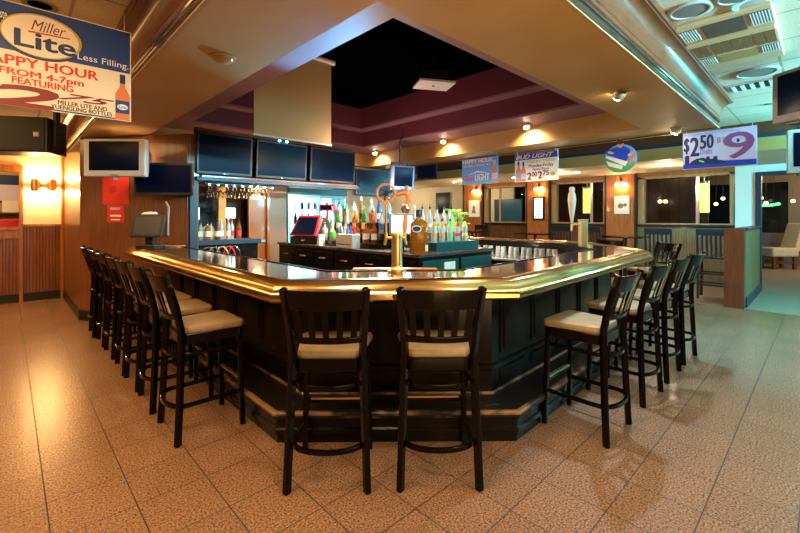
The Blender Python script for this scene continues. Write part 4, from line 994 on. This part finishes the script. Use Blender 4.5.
# the glow on the soffit comes from an added unseen fill
def downlight(loc, label, e, group='round downlights', col=WARM2, r=.085):
    s = thing('downlight', label, 'downlight', loc, group=group)
    MB().lathe([(r, 0), (r+.012, -.006), (r, -.012), (r-.02, -.008), (r-.02, 0)], n=24).build('trim_ring', M_lwhite, s, smooth='auto')
    MB().lathe([(r-.022, -.004), (0, -.006)], n=20).build('lens', M_spot, s, smooth='auto')
    if e: spot_light('downlight_lamp', Vector(loc)+Vector((0, 0, -.03)), Vector(loc)+Vector((0, 0, -2)), e, col, math.radians(130), .8, .06)
for k, (px, py) in enumerate(((669, 165.2), (577, 172), (454, 181.2), (514, 177.3))):
    p = at_z(px, py, 2.499); p.x = 9.45; d = ray(px, py); p = Vector((9.45, 9.45/d[0]*d[1], 2.499))
    downlight(p, 'lit downlight in the window nook soffit, %s' % ['above the last window by the price sign', 'above the middle window', 'by the cream wall', 'above the first window'][k], 22)
# unlit can and speakers in the acoustic ceiling
p = at_z(40, 5, CEI)
s = thing('recessed_downlight', 'dark recessed can light in the ceiling above the banner', 'downlight', p)
MB().lathe([(.09, 0), (.10, -.006), (.085, -.010), (.07, -.004), (.07, 0)], n=24).build('trim_ring', M_greyplastic, s, smooth='auto')
MB().lathe([(.068, -.002), (0, -.003)], n=20).build('can', M_black, s)
for k, (px, py, r, lab) in enumerate(((690, 10, .13, 'round ceiling speaker nearest the crown moulding'), (736, -4, .11, 'round ceiling speaker beside the blue-rimmed one'), (757, 72, .17, 'round ceiling speaker beyond the air cleaner'))):
    s = thing('ceiling_speaker', lab, 'speaker', at_z(px, py, CEI-.001))
    MB().lathe([(r, 0), (r+.015, -.006), (r, -.014), (r-.02, -.012), (r-.02, 0)], n=32).build('rim', M_silver, s, smooth='auto')
    MB().lathe([(r-.02, -.008), (0, -.014)], n=28).build('grille', M_greyplastic, s, smooth='auto')
p = at_z(757, 2, CEI-.001)
s = thing('ceiling_speaker', 'ceiling fitting with a blue-lit rim at the top right', 'speaker', p)
MB().lathe([(.12, 0), (.135, -.006), (.12, -.014), (.10, -.012), (.10, 0)], n=32).build('rim', mat('blue_rim', (.4, .8, .9), .3, emit=(.1, .6, .9), estr=.8), s, smooth='auto')
MB().lathe([(.10, -.008), (0, -.014)], n=28).build('grille', M_silver, s, smooth='auto')
# ceiling air cleaner
P0 = at_z(676, 26, CEI); P1 = at_z(704, 70, CEI); P2 = at_z(768, 0, CEI)
x0, x1, y1, y0 = P0.x-.0, at_z(735, 62, CEI).x, (P0.y+P1.y)/2, P2.y-.02
ac = thing('ceiling_air_cleaner', 'wide beige air cleaner with brown louvres set in the ceiling', 'air cleaner', ((x0+x1)/2, (y0+y1)/2, CEI))
hx, hy = (x1-x0)/2, (y1-y0)/2
M_acb = mat('beige_enamel', (.62, .45, .24), .45)
MB().box(-hx, -hy, -.035, hx, hy, -.001).build('housing', M_acb, ac, bevel=.008)
fx = lambda f: -hx+f*2*hx
b = MB(); b.box(fx(.30), -hy*.98, -.055, fx(.36), hy*.98, -.034); b.build('front_bar', M_acb, ac, bevel=.006)
for k in range(8):
    a = -hy*.93+k*hy*.2325+(.012 if k >= 2 else 0)+(.012 if k >= 6 else 0)
    g = MB().box(fx(.40), a, -.040, fx(.63), a+hy*.20, -.0345).build('louvre_panel', mat('brown_mesh', (.20, .105, .03), .7) if k == 0 else bpy.data.materials['brown_mesh'], ac)
MB().box(fx(.05), -hy*.45, -.042, fx(.27), hy*.42, -.0345).build('dark_panel', mat('brown_panel', (.10, .07, .05), .6), ac)
MB().box(fx(.68), -hy*.45, -.040, fx(.84), hy*.45, -.0345).build('plain_panel', M_tan, ac)
for (f0, f1, a0, a1) in ((.05, .25, -.95, -.55), (.06, .25, .52, .93), (.67, .82, -.95, -.55), (.67, .82, .52, .93)):
    b = MB(); b.box(fx(f0), hy*a0, -.038, fx(f1), hy*a1, -.0345); v_ = b.build('side_vent', M_plastic, ac)
    b = MB(); n = 7; pw = hy*(a1-a0)/n
    for k in range(n):
        y = hy*a0+pw*(k+.5); b.box(fx(f0), y-pw*.22, -.042, fx(f1), y+pw*.22, -.0382)
    b.build('vent_slats', M_lwhite, v_)
s = thing('ceiling_vent', 'rectangular ceiling vent with white slats beyond the air cleaner', 'vent', at_z(757, 84, CEI-.001))
MB().box(-.16, -.26, -.012, .16, .26, 0).build('frame', M_silver, s); MB().box(-.13, -.23, -.014, .13, .23, -.0125).build('backing', M_plastic, s)
b = MB()
for k in range(6): b.box(-.13, -.22+k*.08, -.022, .13, -.185+k*.08, -.0145)
b.build('slats', M_lwhite, s)
s = thing('ceiling_sprinkler', 'tiny round sprinkler plate in the blue-lit ceiling tile', 'sprinkler', at_z(769, 104, CEI)); MB().lathe([(.05, 0), (.045, -.01), (0, -.014)], n=18).build('plate', M_greyplastic, s, smooth='auto')

# twin brass sconces on the plaster panel
for k, px in enumerate((35.5, 52)):
    p = at_Y(px, 185, YB-.10)
    s = thing('wall_sconce', 'brass up-and-down cylinder sconce on the plaster panel, %s of the pair' % ['left', 'right'][k], 'sconce', p, group='sconces on the plaster panel')
    MB().lathe([(.058, -.11), (.062, -.11), (.062, .11), (.058, .11), (.058, -.11)], n=24).build('cylinder', M_brass2, s, smooth='auto')
    MB().box(-.02, .05, -.03, .02, .098, .03).build('wall_arm', M_brass2, s)
    MB().lathe([(.045, .06), (0, .06)], n=16).build('upper_bulb', M_warm, s); MB().lathe([(.045, -.06), (0, -.06)], n=16).build('lower_bulb', M_warm, s)
    point_light('sconce_up', p+Vector((0, -.0, .14)), 12, (1, .60, .24), .03); point_light('sconce_down', p+Vector((0, 0, -.14)), 12, (1, .60, .24), .03)
# hooded sconces on the piers
for k, (px, py) in enumerate(((476, 191), (539, 188.5), (621, 184))):
    p = at_X(px, py, WX-.16)
    s = thing('pier_sconce', 'small dark sconce with two glowing shades on the %s orange pier' % ORD[k], 'sconce', p, -PI/2, 'sconces on the orange piers')
    b = MB(); b.lathe([(.03, 0), (.035, .05), (.02, .09), (0, .10)], (0, 0, .06), 12); b.tube([(-.1, 0, .05), (0, 0, .09), (.1, 0, .05)], .008, 8); b.box(-.02, 0, .06, .02, .055, .1); b.build('hood', M_plastic, s, smooth='auto')
    for sx in (-1, 1): MB().lathe([(.028, .03), (.055, -.05), (.052, -.05), (.025, .028)], (sx*.09, 0, 0), 14).build('shade', M_shade, s, smooth='auto')
    point_light('pier_lamp', p+Vector((-.05, 0, -.07)), 9, (1, .55, .22), .05)

# ================================================================ BACK OF THE BAR
sh = thing('bottle_shelf', 'dark blue back counter shelf under the hanging stemware', 'shelf', (2.2, 6.35, 0))
b = MB(); b.box(-.38, -.13, 1.06, .72, .26, 1.13); b.build('shelf_board', M_blueframe, sh, bevel=.004)
b = MB(); b.box(-.34, -.08, 0, .68, .24, 1.06); b.build('cabinet', M_barblack, sh)
spec = [('tall', M_greenglass, M_lgreen, M_lyellow, 'green'), ('square', M_clearb, M_lblack, M_lwhite, 'clear'), ('square', M_amberd, M_lblack, M_lwhite, 'amber'), ('square', M_clearb, M_lblack, M_lyellow, 'clear'), ('tall', M_brownglass, M_lblack, M_lwhite, 'brown'),
        ('tall', M_clearb, M_lyellow, M_lwhite, 'clear'), ('slim', M_clearb, M_lwhite, M_lwhite, 'slim clear'), ('tall', M_clearb, M_lred, M_lred, 'clear red-labelled'), ('tall', M_amber, M_lblack, M_lred, 'amber red-labelled')]
for k, px in enumerate((195.8, 201.5, 206.8, 211.7, 217, 222, 227.5, 232.5, 238)):
    kd, g, c, l, cn = spec[k]; q = at_Y(px, 240, 6.33)
    bottle((q.x, 6.30+.06*(k % 2), 1.131), kd, g, c, l, '%s bottle on the dark blue back shelf, %s from the left' % (cn, ORD[k]), 'bottles on the back shelf', 1.0)
q = at_Y(209, 231, 6.5)
ap = MB().plate([(-.09, 0), (.09, 0)]+[(.09*math.cos(a), .12+.09*math.sin(a)) for a in [PI*k/10 for k in range(11)]], 0, .02).build('arched_plaque', mat('parchment', (.62, .50, .26), .6)); ap.location = (q.x, 6.52, 1.131); tag(ap, 'pale arched plaque standing behind the bottles on the back shelf', 'plaque')
for k, (px, py, w, h) in enumerate(((195.5, 213.5, .12, .20), (230.3, 213, .17, .18))):
    q = at_Y(px, py, 7.3); s = thing('lit_menu_screen', 'small glowing screen in the dark alcove, %s' % ['beside the door frame', 'right of the orange post'][k], 'screen', q, 0)
    MB().box(-w/2-.01, 0, -h/2-.01, w/2+.01, .04, h/2+.01).build('case', M_plastic, s); MB().box(-w/2, -.003, -h/2, w/2, 0, h/2).build('screen', M_menu, s)
    MB().box(-.02, .04, -.03, .02, .322, .03).build('wall_arm', M_plastic, s)
q0 = at_Y(218.7, 210, 7.2); q1 = at_Y(226, 210, 7.2)
b = MB(); b.box(q0.x, 7.2, 0, q1.x, 7.3, 2.3); structure('column_post', b, ink('ochre_post', (.62, .34, .07)))
# stemware rack
rk = thing('stemware_rack', 'hanging stemware rack under the television shelf', 'rack', (2.25, 5.98, 1.93))
b = MB(); b.box(-.30, -.12, 0, .72, .22, .023); b.build('rack_board', M_plastic, rk)
for k in range(9): MB().box(-.26+k*.115, -.12, -.03, -.235+k*.115, .2, -.001).build('rail', M_chrome, rk)
WG = [(.034, 0), (.034, -.004), (.005, -.01), (.004, -.07), (.012, -.085), (.034, -.11), (.040, -.14), (.034, -.185), (.032, -.185), (.038, -.14), (.03, -.112), (0, -.09)]
wg0 = None
for k in range(16):
    i, j = k % 8, k//8
    g = MB().lathe(WG, n=12).build('hanging_wine_glass', M_glass, smooth='auto') if wg0 is None else wg0.copy()
    if wg0 is None: wg0 = g
    else: C.objects.link(g)
    g.location = (2.25-.19+i*.115, 5.93+j*.12, 1.9295); tag(g, 'clear wine glass hanging in the %s row of the rack, %s from the left' % (['front', 'rear'][j], ORD[i]), 'wine glass', 'wine glasses in the hanging rack')
# beer lines (bent chrome hoses) below the shelf
for k, px in enumerate((208, 214, 222, 229, 234)):
    q = at_Y(px, 250, 6.05); b = MB(); b.tube([(0, 0, -.2), (.0, 0, .02), (.03, 0, .09), (.09, -.01, .10), (.14, -.02, .03), (.16, -.03, -.1)], .011, 8)
    o = b.build('hose', [M_chrome, M_chrome, M_brass2, M_redp, M_chrome][k], smooth='auto'); o.location = (q.x-.06, 6.08, .94); tag(o, '%s curved hose under the back shelf, %s from the left' % (['chrome', 'chrome', 'brass', 'red', 'chrome'][k], ORD[k]), 'hose', 'hoses under the back shelf')
# door and end wall next to the cooler
q0 = at_Y(250, 220, 7.0); q1 = at_Y(267, 220, 7.0); q2 = at_Y(286.5, 220, 7.0)
dr = thing('service_door', 'orange wooden service door with steel push bar behind the bar', 'door', (q0.x, 7.05, 0))
b = MB(); b.box(0, 0, .0, q1.x-q0.x, .05, 2.02); b.build('door_leaf', M_orange, dr, bevel=.004)
b = MB(); b.box(.14, -.04, 1.02, q1.x-q0.x-.02, -.02, 1.06); b.box(.16, -.02, 1.03, .18, 0, 1.05); b.box(.34, -.02, 1.03, .36, 0, 1.05); b.build('push_bar', M_steel, dr)
b = MB(); b.box(q1.x, 6.98, 0, q1.x+.05, 7.1, 2.08); b.box(q0.x-.05, 6.98, 2.02, q1.x+.05, 7.1, 2.08); structure('door_2', b, M_orange)
b = MB(); b.box(q1.x+.05, 7.0, 0, q2.x, 7.08, 2.2); structure('wall_cooler_side', b, ink('taupe_panel', (.27, .18, .12)))
# glass door cooler
q3 = at_Y(348, 200, 7.0); cw = q3.x-q2.x-.02
cl = thing('glass_door_cooler', 'tall lit two-door glass beer cooler behind the register', 'cooler', (q2.x+.01, 6.98, 0))
b = MB(); b.box(0, .05, 0, .04, .6, 2.2); b.box(cw-.04, .05, 0, cw, .6, 2.2); b.box(.04, .05, 0, cw-.04, .6, .25); b.box(.04, .05, 1.9, cw-.04, .6, 2.2); b.build('shell', M_tealsteel, cl)
b = MB(); b.box(.04, .57, .25, cw-.04, .6, 1.9); b.build('lit_back', M_cooler, cl)
b = MB(); b.box(.05, .02, 1.94, cw-.05, .05, 2.17); gr = b.build('top_grille', M_tealsteel, cl, bevel=.004)
b = MB(); b.box(.08, .005, 2.05, cw-.08, .02, 2.075); b.build('grille_slot', M_plastic, gr)
for k in range(2):
    a = .01+k*(cw-.02)/2; c = a+(cw-.02)/2-.01
    b = MB(); b.box(a, 0, .27, a+.05, .045, 1.9); b.box(c-.05, 0, .27, c, .045, 1.9); b.box(a+.05, 0, .27, c-.05, .045, .33); b.box(a+.05, 0, 1.84, c-.05, .045, 1.9); d = b.build('door_frame', M_steel, cl, bevel=.004)
    b = MB(); b.box(a+.05, .02, .33, c-.05, .024, 1.84); b.build('door_glass', M_pane, d)
    b = MB(); b.tube([(c-.03 if k == 0 else a+.03, -.002, .8), (c-.03 if k == 0 else a+.03, -.035, .82), (c-.03 if k == 0 else a+.03, -.035, 1.3), (c-.03 if k == 0 else a+.03, -.002, 1.32)], .008, 8); b.build('door_handle', M_chrome, d)
for z in (.62, .98, 1.33, 1.62):
    b = MB(); b.box(.045, .12, z, cw-.045, .55, z+.012); b.build('shelf', M_steel, cl)
cb0 = {}
n_ = 0
for zi, z in enumerate((.98, 1.33, 1.62)):
    for k in range(9):
        g = [M_lblue, M_clearb, M_brownglass, M_lwhite][(k*3+zi) % 4]
        pr = [(.030, 0), (.030, .12), (.014, .17), (.013, .21), (0, .21)] if zi < 2 else [(.032, 0), (.033, .12), (.028, .13), (0, .13)]
        key = (g.name, zi < 2)
        if key in cb0: o = cb0[key].copy(); C.objects.link(o)
        else: o = MB().lathe(pr, n=10).build('chilled_bottle' if zi < 2 else 'drink_can', g, smooth='auto'); cb0[key] = o
        o.location = (q2.x+.13+k*(cw-.24)/8, 7.16, z+.0125)
        tag(o, '%s on the %s cooler shelf, %s from the left' % ('chilled bottle' if zi < 2 else 'drink can', ['lower', 'middle', 'upper'][zi], ORD[k]), 'bottle' if zi < 2 else 'can', 'drinks on the cooler shelves')
area_light('cooler_lamp', (q2.x+cw/2, 7.3, 1.88), (q2.x+cw/2, 7.2, 0), 14, (.6, .95, 1), cw*.8, .1)

# ================================================================ WINDOW NOOK FURNITURE
def make_pub_chair():
    r = thing('pub_chair', 'x', 'chair')
    for sx in (-1, 1):
        b = MB(); b.tube([(sx*.20, -.20, 0), (sx*.20, -.19, .75), (sx*.205, -.25, 1.24)], 0, sq=(.034, .034)); b.build('rear_leg', M_nookchair, r)
        b = MB(); b.bar((sx*.20, .19, 0), (sx*.19, .18, .72), .034, .034); b.build('front_leg', M_nookchair, r)
    b = MB(); b.box(-.215, -.20, .72, .215, .21, .765); b.build('seat', M_nookchair, r, bevel=.01)
    b = MB(); b.hexa([(-.215, -.255, 1.14), (.215, -.255, 1.14), (.215, -.235, 1.14), (-.215, -.235, 1.14), (-.22, -.27, 1.26), (.22, -.27, 1.26), (.22, -.25, 1.26), (-.22, -.25, 1.26)]); b.build('crest_rail', M_nookchair, r, bevel=.004)
    for k in range(5):
        x = -.13+k*.065; b = MB(); b.bar((x, -.195, .765), (x, -.246, 1.15), .032, .010, up=(0, -1, 0)); b.build('slat', M_nookchair, r)
    for z in (.25, .45):
        b = MB(); b.bar((-.2, -.195, z), (.2, -.195, z), .02, .028); b.bar((-.195, -.19, z+.05), (-.195, .18, z+.05), .02, .028); b.bar((.195, -.19, z+.05), (.195, .18, z+.05), .02, .028); b.bar((-.19, .18, z), (.19, .18, z), .02, .028); b.build('stretcher', M_nookchair, r)
    return r
pc0 = make_pub_chair(); first = True
for (px, X, rz, lab) in ((660, 9.0, -PI/2+.1, 'tall slat-back pub chair below the last window, backed to the bar'), (713, 9.25, -PI/2+.05, 'tall slat-back pub chair beside the brown half-wall post'), (596, 9.3, -PI/2-.1, 'tall dark pub chair in front of the third orange pier'), (566, 9.3, -PI/2, 'tall dark pub chair below the middle window'), (487, 9.5, -PI/2, 'tall dark pub chair below the first window')):
    q = at_X(px, 240, X); o = pc0 if first else copy_tree(pc0); first = False
    o.location = (q.x, q.y, 0); o.rotation_euler = (0, 0, rz); tag(o, lab, 'chair', 'pub chairs in the window nook')
tb0 = None
for k, (px, X, lab) in enumerate(((625, 9.75, 'dark high-top table in front of the third orange pier'), (535, 9.8, 'dark high-top table in front of the second orange pier'), (472, 9.9, 'dark high-top table in front of the first orange pier'))):
    q = at_X(px, 236, X)
    t = thing('high_top_table', lab, 'table', (X, q.y, 0), 0, 'high-top tables in the window nook')
    MB().box(-.32, -.42, 1.02, .32, .42, 1.055).build('table_top', M_barblack, t, bevel=.008)
    b = MB(); b.tube([(0, 0, .03), (0, 0, 1.02)], .04, 12); b.build('pedestal', M_plastic, t, smooth='auto')
    MB().lathe([(.26, 0), (.26, .012), (.05, .035), (0, .035)], n=24).build('base', M_plastic, t, smooth='auto')

# ================================================================ ROOM BEYOND THE DOORWAY
def dining_chair(loc, rz, lab):
    r = thing('dining_chair', lab, 'chair', loc, rz, 'beige chairs beyond the doorway')
    for sx in (-1, 1):
        MB().box(sx*.24-.04, -.30, 0, sx*.24+.04, -.22, .36).build('leg', M_redwood, r); MB().box(sx*.24-.04, .30, 0, sx*.24+.04, .38, .36).build('leg', M_redwood, r)
        MB().box(sx*.24-.015, -.22, .18, sx*.24+.015, .30, .23).build('stretcher', M_redwood, r)
    MB().box(-.30, -.36, .36, .30, .42, .62).build('seat', M_upholstery, r, bevel=.05, seg=3)
    MB().hexa([(-.29, -.40, .52), (.29, -.40, .52), (.29, -.22, .52), (-.29, -.22, .52), (-.28, -.58, 1.34), (.28, -.58, 1.34), (.28, -.46, 1.34), (-.28, -.46, 1.34)]).build('backrest', M_upholstery, r, bevel=.04, seg=3)
    return r
q = at_z(779, 268.5, 0); dc0 = dining_chair(q, FACE+math.radians(86), 'beige upholstered chair in side view beyond the doorway')
q = at_z(757, 259, 0); dining_chair(q, FACE+math.radians(-90), 'beige upholstered chair half hidden by the navy door frame')
q = at_z(766, 258, 0)
t = thing('dining_table', 'small wooden table between the two beige chairs', 'table', (q.x+.3, q.y+.2, 0))
MB().box(-.35, -.35, .84, .35, .35, .90).build('table_top', M_redwood, t, bevel=.006)
for sx in (-1, 1):
    for sy in (-1, 1): MB().box(sx*.3-.03, sy*.3-.03, 0, sx*.3+.03, sy*.3+.03, .84).build('leg', M_redwood, t)
dc0.scale = (.9, .9, .97)
for k, (px, X, rz, lab) in enumerate(((655, 12.3, 1.2, 'beige chair back above the last window sill, nearest the third pier'), (690, 12.6, -1.9, 'beige chair back above the last window sill, at the mullion'), (716, 12.2, .6, 'beige chair back above the last window sill, below the pendant'), (570, 12.4, 1.4, 'beige chair back seen above the middle window sill'))):
    q = at_X(px, 226, X); o = copy_tree(dc0); o.location = (q.x, q.y, 0); o.rotation_euler = (0, 0, rz); o['label'] = lab; o['group'] = 'beige chairs beyond the windows'
# lamps and glows seen through the panes
for k, (px, py, X, h) in enumerate(((587, 201, 12.3, .72), (704, 198, 12.4, .72))):
    q = at_X(px, py, X); s = thing('pendant_lantern', 'glowing yellow cylinder pendant seen through the %s window' % ['middle', 'last'][k], 'pendant lamp', q)
    MB().lathe([(.10, -h/2), (.11, -h/2+.02), (.11, h/2-.02), (.10, h/2), (0, h/2)], n=20).build('lamp_shade', M_lantern, s, smooth='auto')
    b = MB(); b.tube([(0, 0, h/2), (0, 0, 2.95-q.z)], .012, 8); b.build('stem', M_steel, s); MB().lathe([(.12, h/2), (.12, h/2+.05), (0, h/2+.06)], n=20).build('cap', M_steel, s, smooth='auto')
for k, (px, py, X) in enumerate(((660, 201.5, 13.3), (665.5, 201.5, 13.3), (716, 204, 15.5), (723, 198.5, 15.5), (761, 198, 15.8), (766, 203, 15.8), (640, 203, 13.4), (793, 157+44, 16.2))):
    q = at_X(px, py, X); s = thing('globe_lamp', 'small warm globe lamp in the dark dining room, %s from the left' % ORD[[1, 2, 3, 4, 5, 6, 0, 7][k]], 'lamp', q, group='globe lamps in the dining room')
    MB().lathe([(0, -.05), (.04, -.035), (.055, 0), (.04, .035), (0, .05)], n=14).build('globe', M_dimlamp, s, smooth='auto')
    b = MB(); b.tube([(0, 0, .05), (0, 0, 2.949-q.z)], .006, 6); b.build('cord', M_plastic, s)
q = at_X(765, 205.5, 16.9); s = thing('neon_sign', 'green neon glow in the dark window beyond the doorway', 'neon sign', q, -PI/2)
MB().tube([(-.30, 0, 0), (.10, 0, 0), (.34, 0, .05)], .035, 8).build('neon_tube', M_neon, s, smooth='auto'); MB().box(-.3, .04, -.04, .3, .06, .06).build('backing', M_plastic, s)
b = MB(); b.tube([(-.2, .05, .05), (-.2, .05, 2.949-q.z)], .006, 6); b.tube([(.2, .05, .05), (.2, .05, 2.949-q.z)], .006, 6); b.build('cord', M_plastic, s)
q = at_X(508, 205, 13.4); s = thing('wall_screen', 'large teal-lit screen seen through the first window', 'screen', (14.15, at_X(508, 205, 14.15).y, 1.62), -PI/2)
MB().box(-.62, 0, -.55, .62, .049, .55).build('case', M_plastic, s); MB().box(-.58, -.004, -.51, .58, 0, .51).build('screen', M_tvteal, s)
# things in the room behind the opening at the far left
q = at_Y(8, 226, 10.3); r = thing('red_bench', 'red bench seat behind the opening at the far left', 'bench', (q.x-.15, 10.35, 0))
MB().hexa([(-.5, -.03, .5), (.38, -.03, .5), (.38, .05, .5), (-.5, .05, .5), (-.48, -.03, 1.42), (.36, -.03, 1.42), (.36, .02, 1.44), (-.48, .02, 1.44)]).build('backrest', M_redp, r, bevel=.03)
MB().box(-.5, -.42, .42, .38, .0, .5).build('seat', M_redp, r, bevel=.02)
for x_ in (-.44, .32):
    for y in (-.38, .0): MB().box(x_-.02, y, 0, x_+.02, y+.04, .42).build('leg', M_plastic, r)
q = at_Y(12, 189, 11.39); s = thing('wall_poster', 'blue and white poster in the room behind the left opening', 'poster', (q.x, 11.385, q.z)); MB().box(-.32, 0, -.28, .32, .012, .28).build('sheet', I_navy, s); MB().box(-.26, -.002, -.24, .26, 0, .08).build('print', I_lilac, s)
q = at_Y(16, 211, 11.3); s = thing('wall_shelf', 'shelf with a pale box in the room behind the left opening', 'shelf', (q.x-.1, 11.25, q.z)); MB().box(-.6, -.15, -.06, .5, .148, -.03).build('shelf_board', M_brown, s); MB().box(-.1, -.1, -.029, .25, .1, .2).build('box', M_lwhite, s)

# ================================================================ LIGHTING
w = bpy.data.worlds.new('world'); SC.world = w; w.use_nodes = True
w.node_tree.nodes['Background'].inputs[0].default_value = (1, .78, .55, 1); w.node_tree.nodes['Background'].inputs[1].default_value = .02
# room lamps in the acoustic ceiling on this side of the bar (behind and above the viewpoint)
area_light('ceiling_lamp', (-.6, 1.6, CEI-.05), (-.6, 1.8, 0), 62, (1, .62, .28), 1.3)
area_light('ceiling_lamp', (-.9, 4.6, CEI-.05), (-.6, 4.8, 0), 75, (1, .56, .20), 2.4)
area_light('ceiling_lamp', (-.8, 7.6, CEI-.05), (-.4, 7.6, 0), 90, (1, .56, .20), 2.4)
area_light('ceiling_lamp', (.8, -.6, CEI-.05), (1.2, .6, .2), 52, (1, .74, .48), 1.3)
area_light('ceiling_lamp', (3.2, -.8, CEI-.05), (3.0, .0, 0), 36, (1, .76, .52), 1.3)
# warm downlights over the bar top
for (x, y) in ((1.1, 4.6), (1.1, 6.3), (1.05, 1.25), (2.6, 1.28)):
    spot_light('bar_downlight', (x, y, SOF-.06), (x+.1, y+.1, 0), 40, WARM2, math.radians(120), .8, .06)
# unseen fill lights added around the back bar and alcove
point_light('tray_fill', (3.4, 4.3, 2.3), 9, (1, .58, .42), .1)  # hangs below the tray, added to light its ledges from underneath
area_light('back_bar_fill', (4.0, 4.6, 2.55), (3.7, 4.2, 1.0), 140, (1, .84, .62), .4)  # added key light that brightens the bottles
point_light('bottle_backlight', (4.6, 5.2, 1.9), 16, (1, .8, .55), .08)  # added back light for the bottles, no fitting
point_light('glassware_fill', (5.15, 3.3, 1.15), 4, (1, .85, .7), .05)  # added so that the row of pint glasses shows
point_light('alcove_fill', (2.95, 6.45, 1.8), 13, (1, .55, .20), .08)  # added warm fill for the service door
# coloured signs out of frame on the right wash that side in cyan; a blue one shines on the tray edge
area_light('cyan_sign', (8.0, -2.2, 2.2), (9.5, 1.0, 1.7), 120, CYAN, 1.2, .5)
point_light('cyan_fill', (8.0, -.8, 2.68), 75, CYAN, .12)  # unseen cyan fill added to brighten the ceiling at the right
area_light('cyan_fill', (5.2, -1.3, 2.72), (5.2, .94, 2.70), 85, (.25, .8, 1), 6.0, .05).data.spread = math.radians(50)  # invented long strip light, shaped to draw a streak along the crown
area_light('soffit_fill', (1.3, .3, .9), (2.6, 1.6, 2.6), 11, (1, .68, .30), 1.2)  # unseen uplight added to brighten the underside of the soffit
area_light('cyan_sign', (6.2, -2.4, 2.3), (5.0, 1.0, 1.2), 40, (.35, .78, 1.0), 1.2, .4)
spot_light('blue_beam', (3.2, 3.9, 2.0), (1.72, 2.95, 2.88), 300, BLUE, math.radians(42), .9, .05)
spot_light('soffit_spill', at_z(620, 91, 2.5), (4.1, .55, 0), 140, (.45, .72, 1.0), math.radians(125), .8, .03)
spot_light('soffit_spill', at_z(677, 128, 2.5), (6.05, .1, 0), 300, (.16, .62, 1.0), math.radians(78), .9, .03)
spot_light('blue_beam', (7.3, 1.4, 2.55), (9.1, 1.9, 1.2), 90, BLUE, math.radians(50), .8, .05)
point_light('mauve_fill', (4.2, 4.6, 2.3), 8, (.8, .42, .9), .15)  # added purple fill for the ledge undersides, no fitting
point_light('nook_fill', (9.2, 10.4, 2.1), 36, WARM2, .08)  # unseen fill added to brighten the cream wall
for y_ in (2.2, 4.4, 7.0): point_light('nook_fill', (9.4, y_, 2.2), 12, WARM2, .08)  # unseen fills added below the downlights to brighten the nook soffit
# dining rooms beyond
point_light('dining_lamp', (15.4, -1.2, 2.7), 90, (1, .72, .42), .15)
point_light('dining_lamp', (14.4, -.3, 2.7), 45, (1, .70, .40), .15)
point_light('dining_lamp', (12.6, 9.6, 2.5), 45, (1, .80, .5), .15)
point_light('dining_lamp', (12.5, 3.0, 2.88), 14, (1, .7, .4), .15)
point_light('side_room_lamp', (-.6, 10.4, 2.5), 22, (1, .65, .3), .1)

SC.view_settings.view_transform = 'Standard'; SC.view_settings.look = 'None'; SC.view_settings.gamma = 1.0
SC.view_settings.exposure = .95
try: SC.view_settings.use_curve_mapping = False
except Exception: pass
SC.cycles.use_denoising = True
SC.cycles.max_bounces = 10; SC.cycles.transparent_max_bounces = 12; SC.cycles.sample_clamp_indirect = 6
SC.cycles.caustics_reflective = False; SC.cycles.caustics_refractive = False
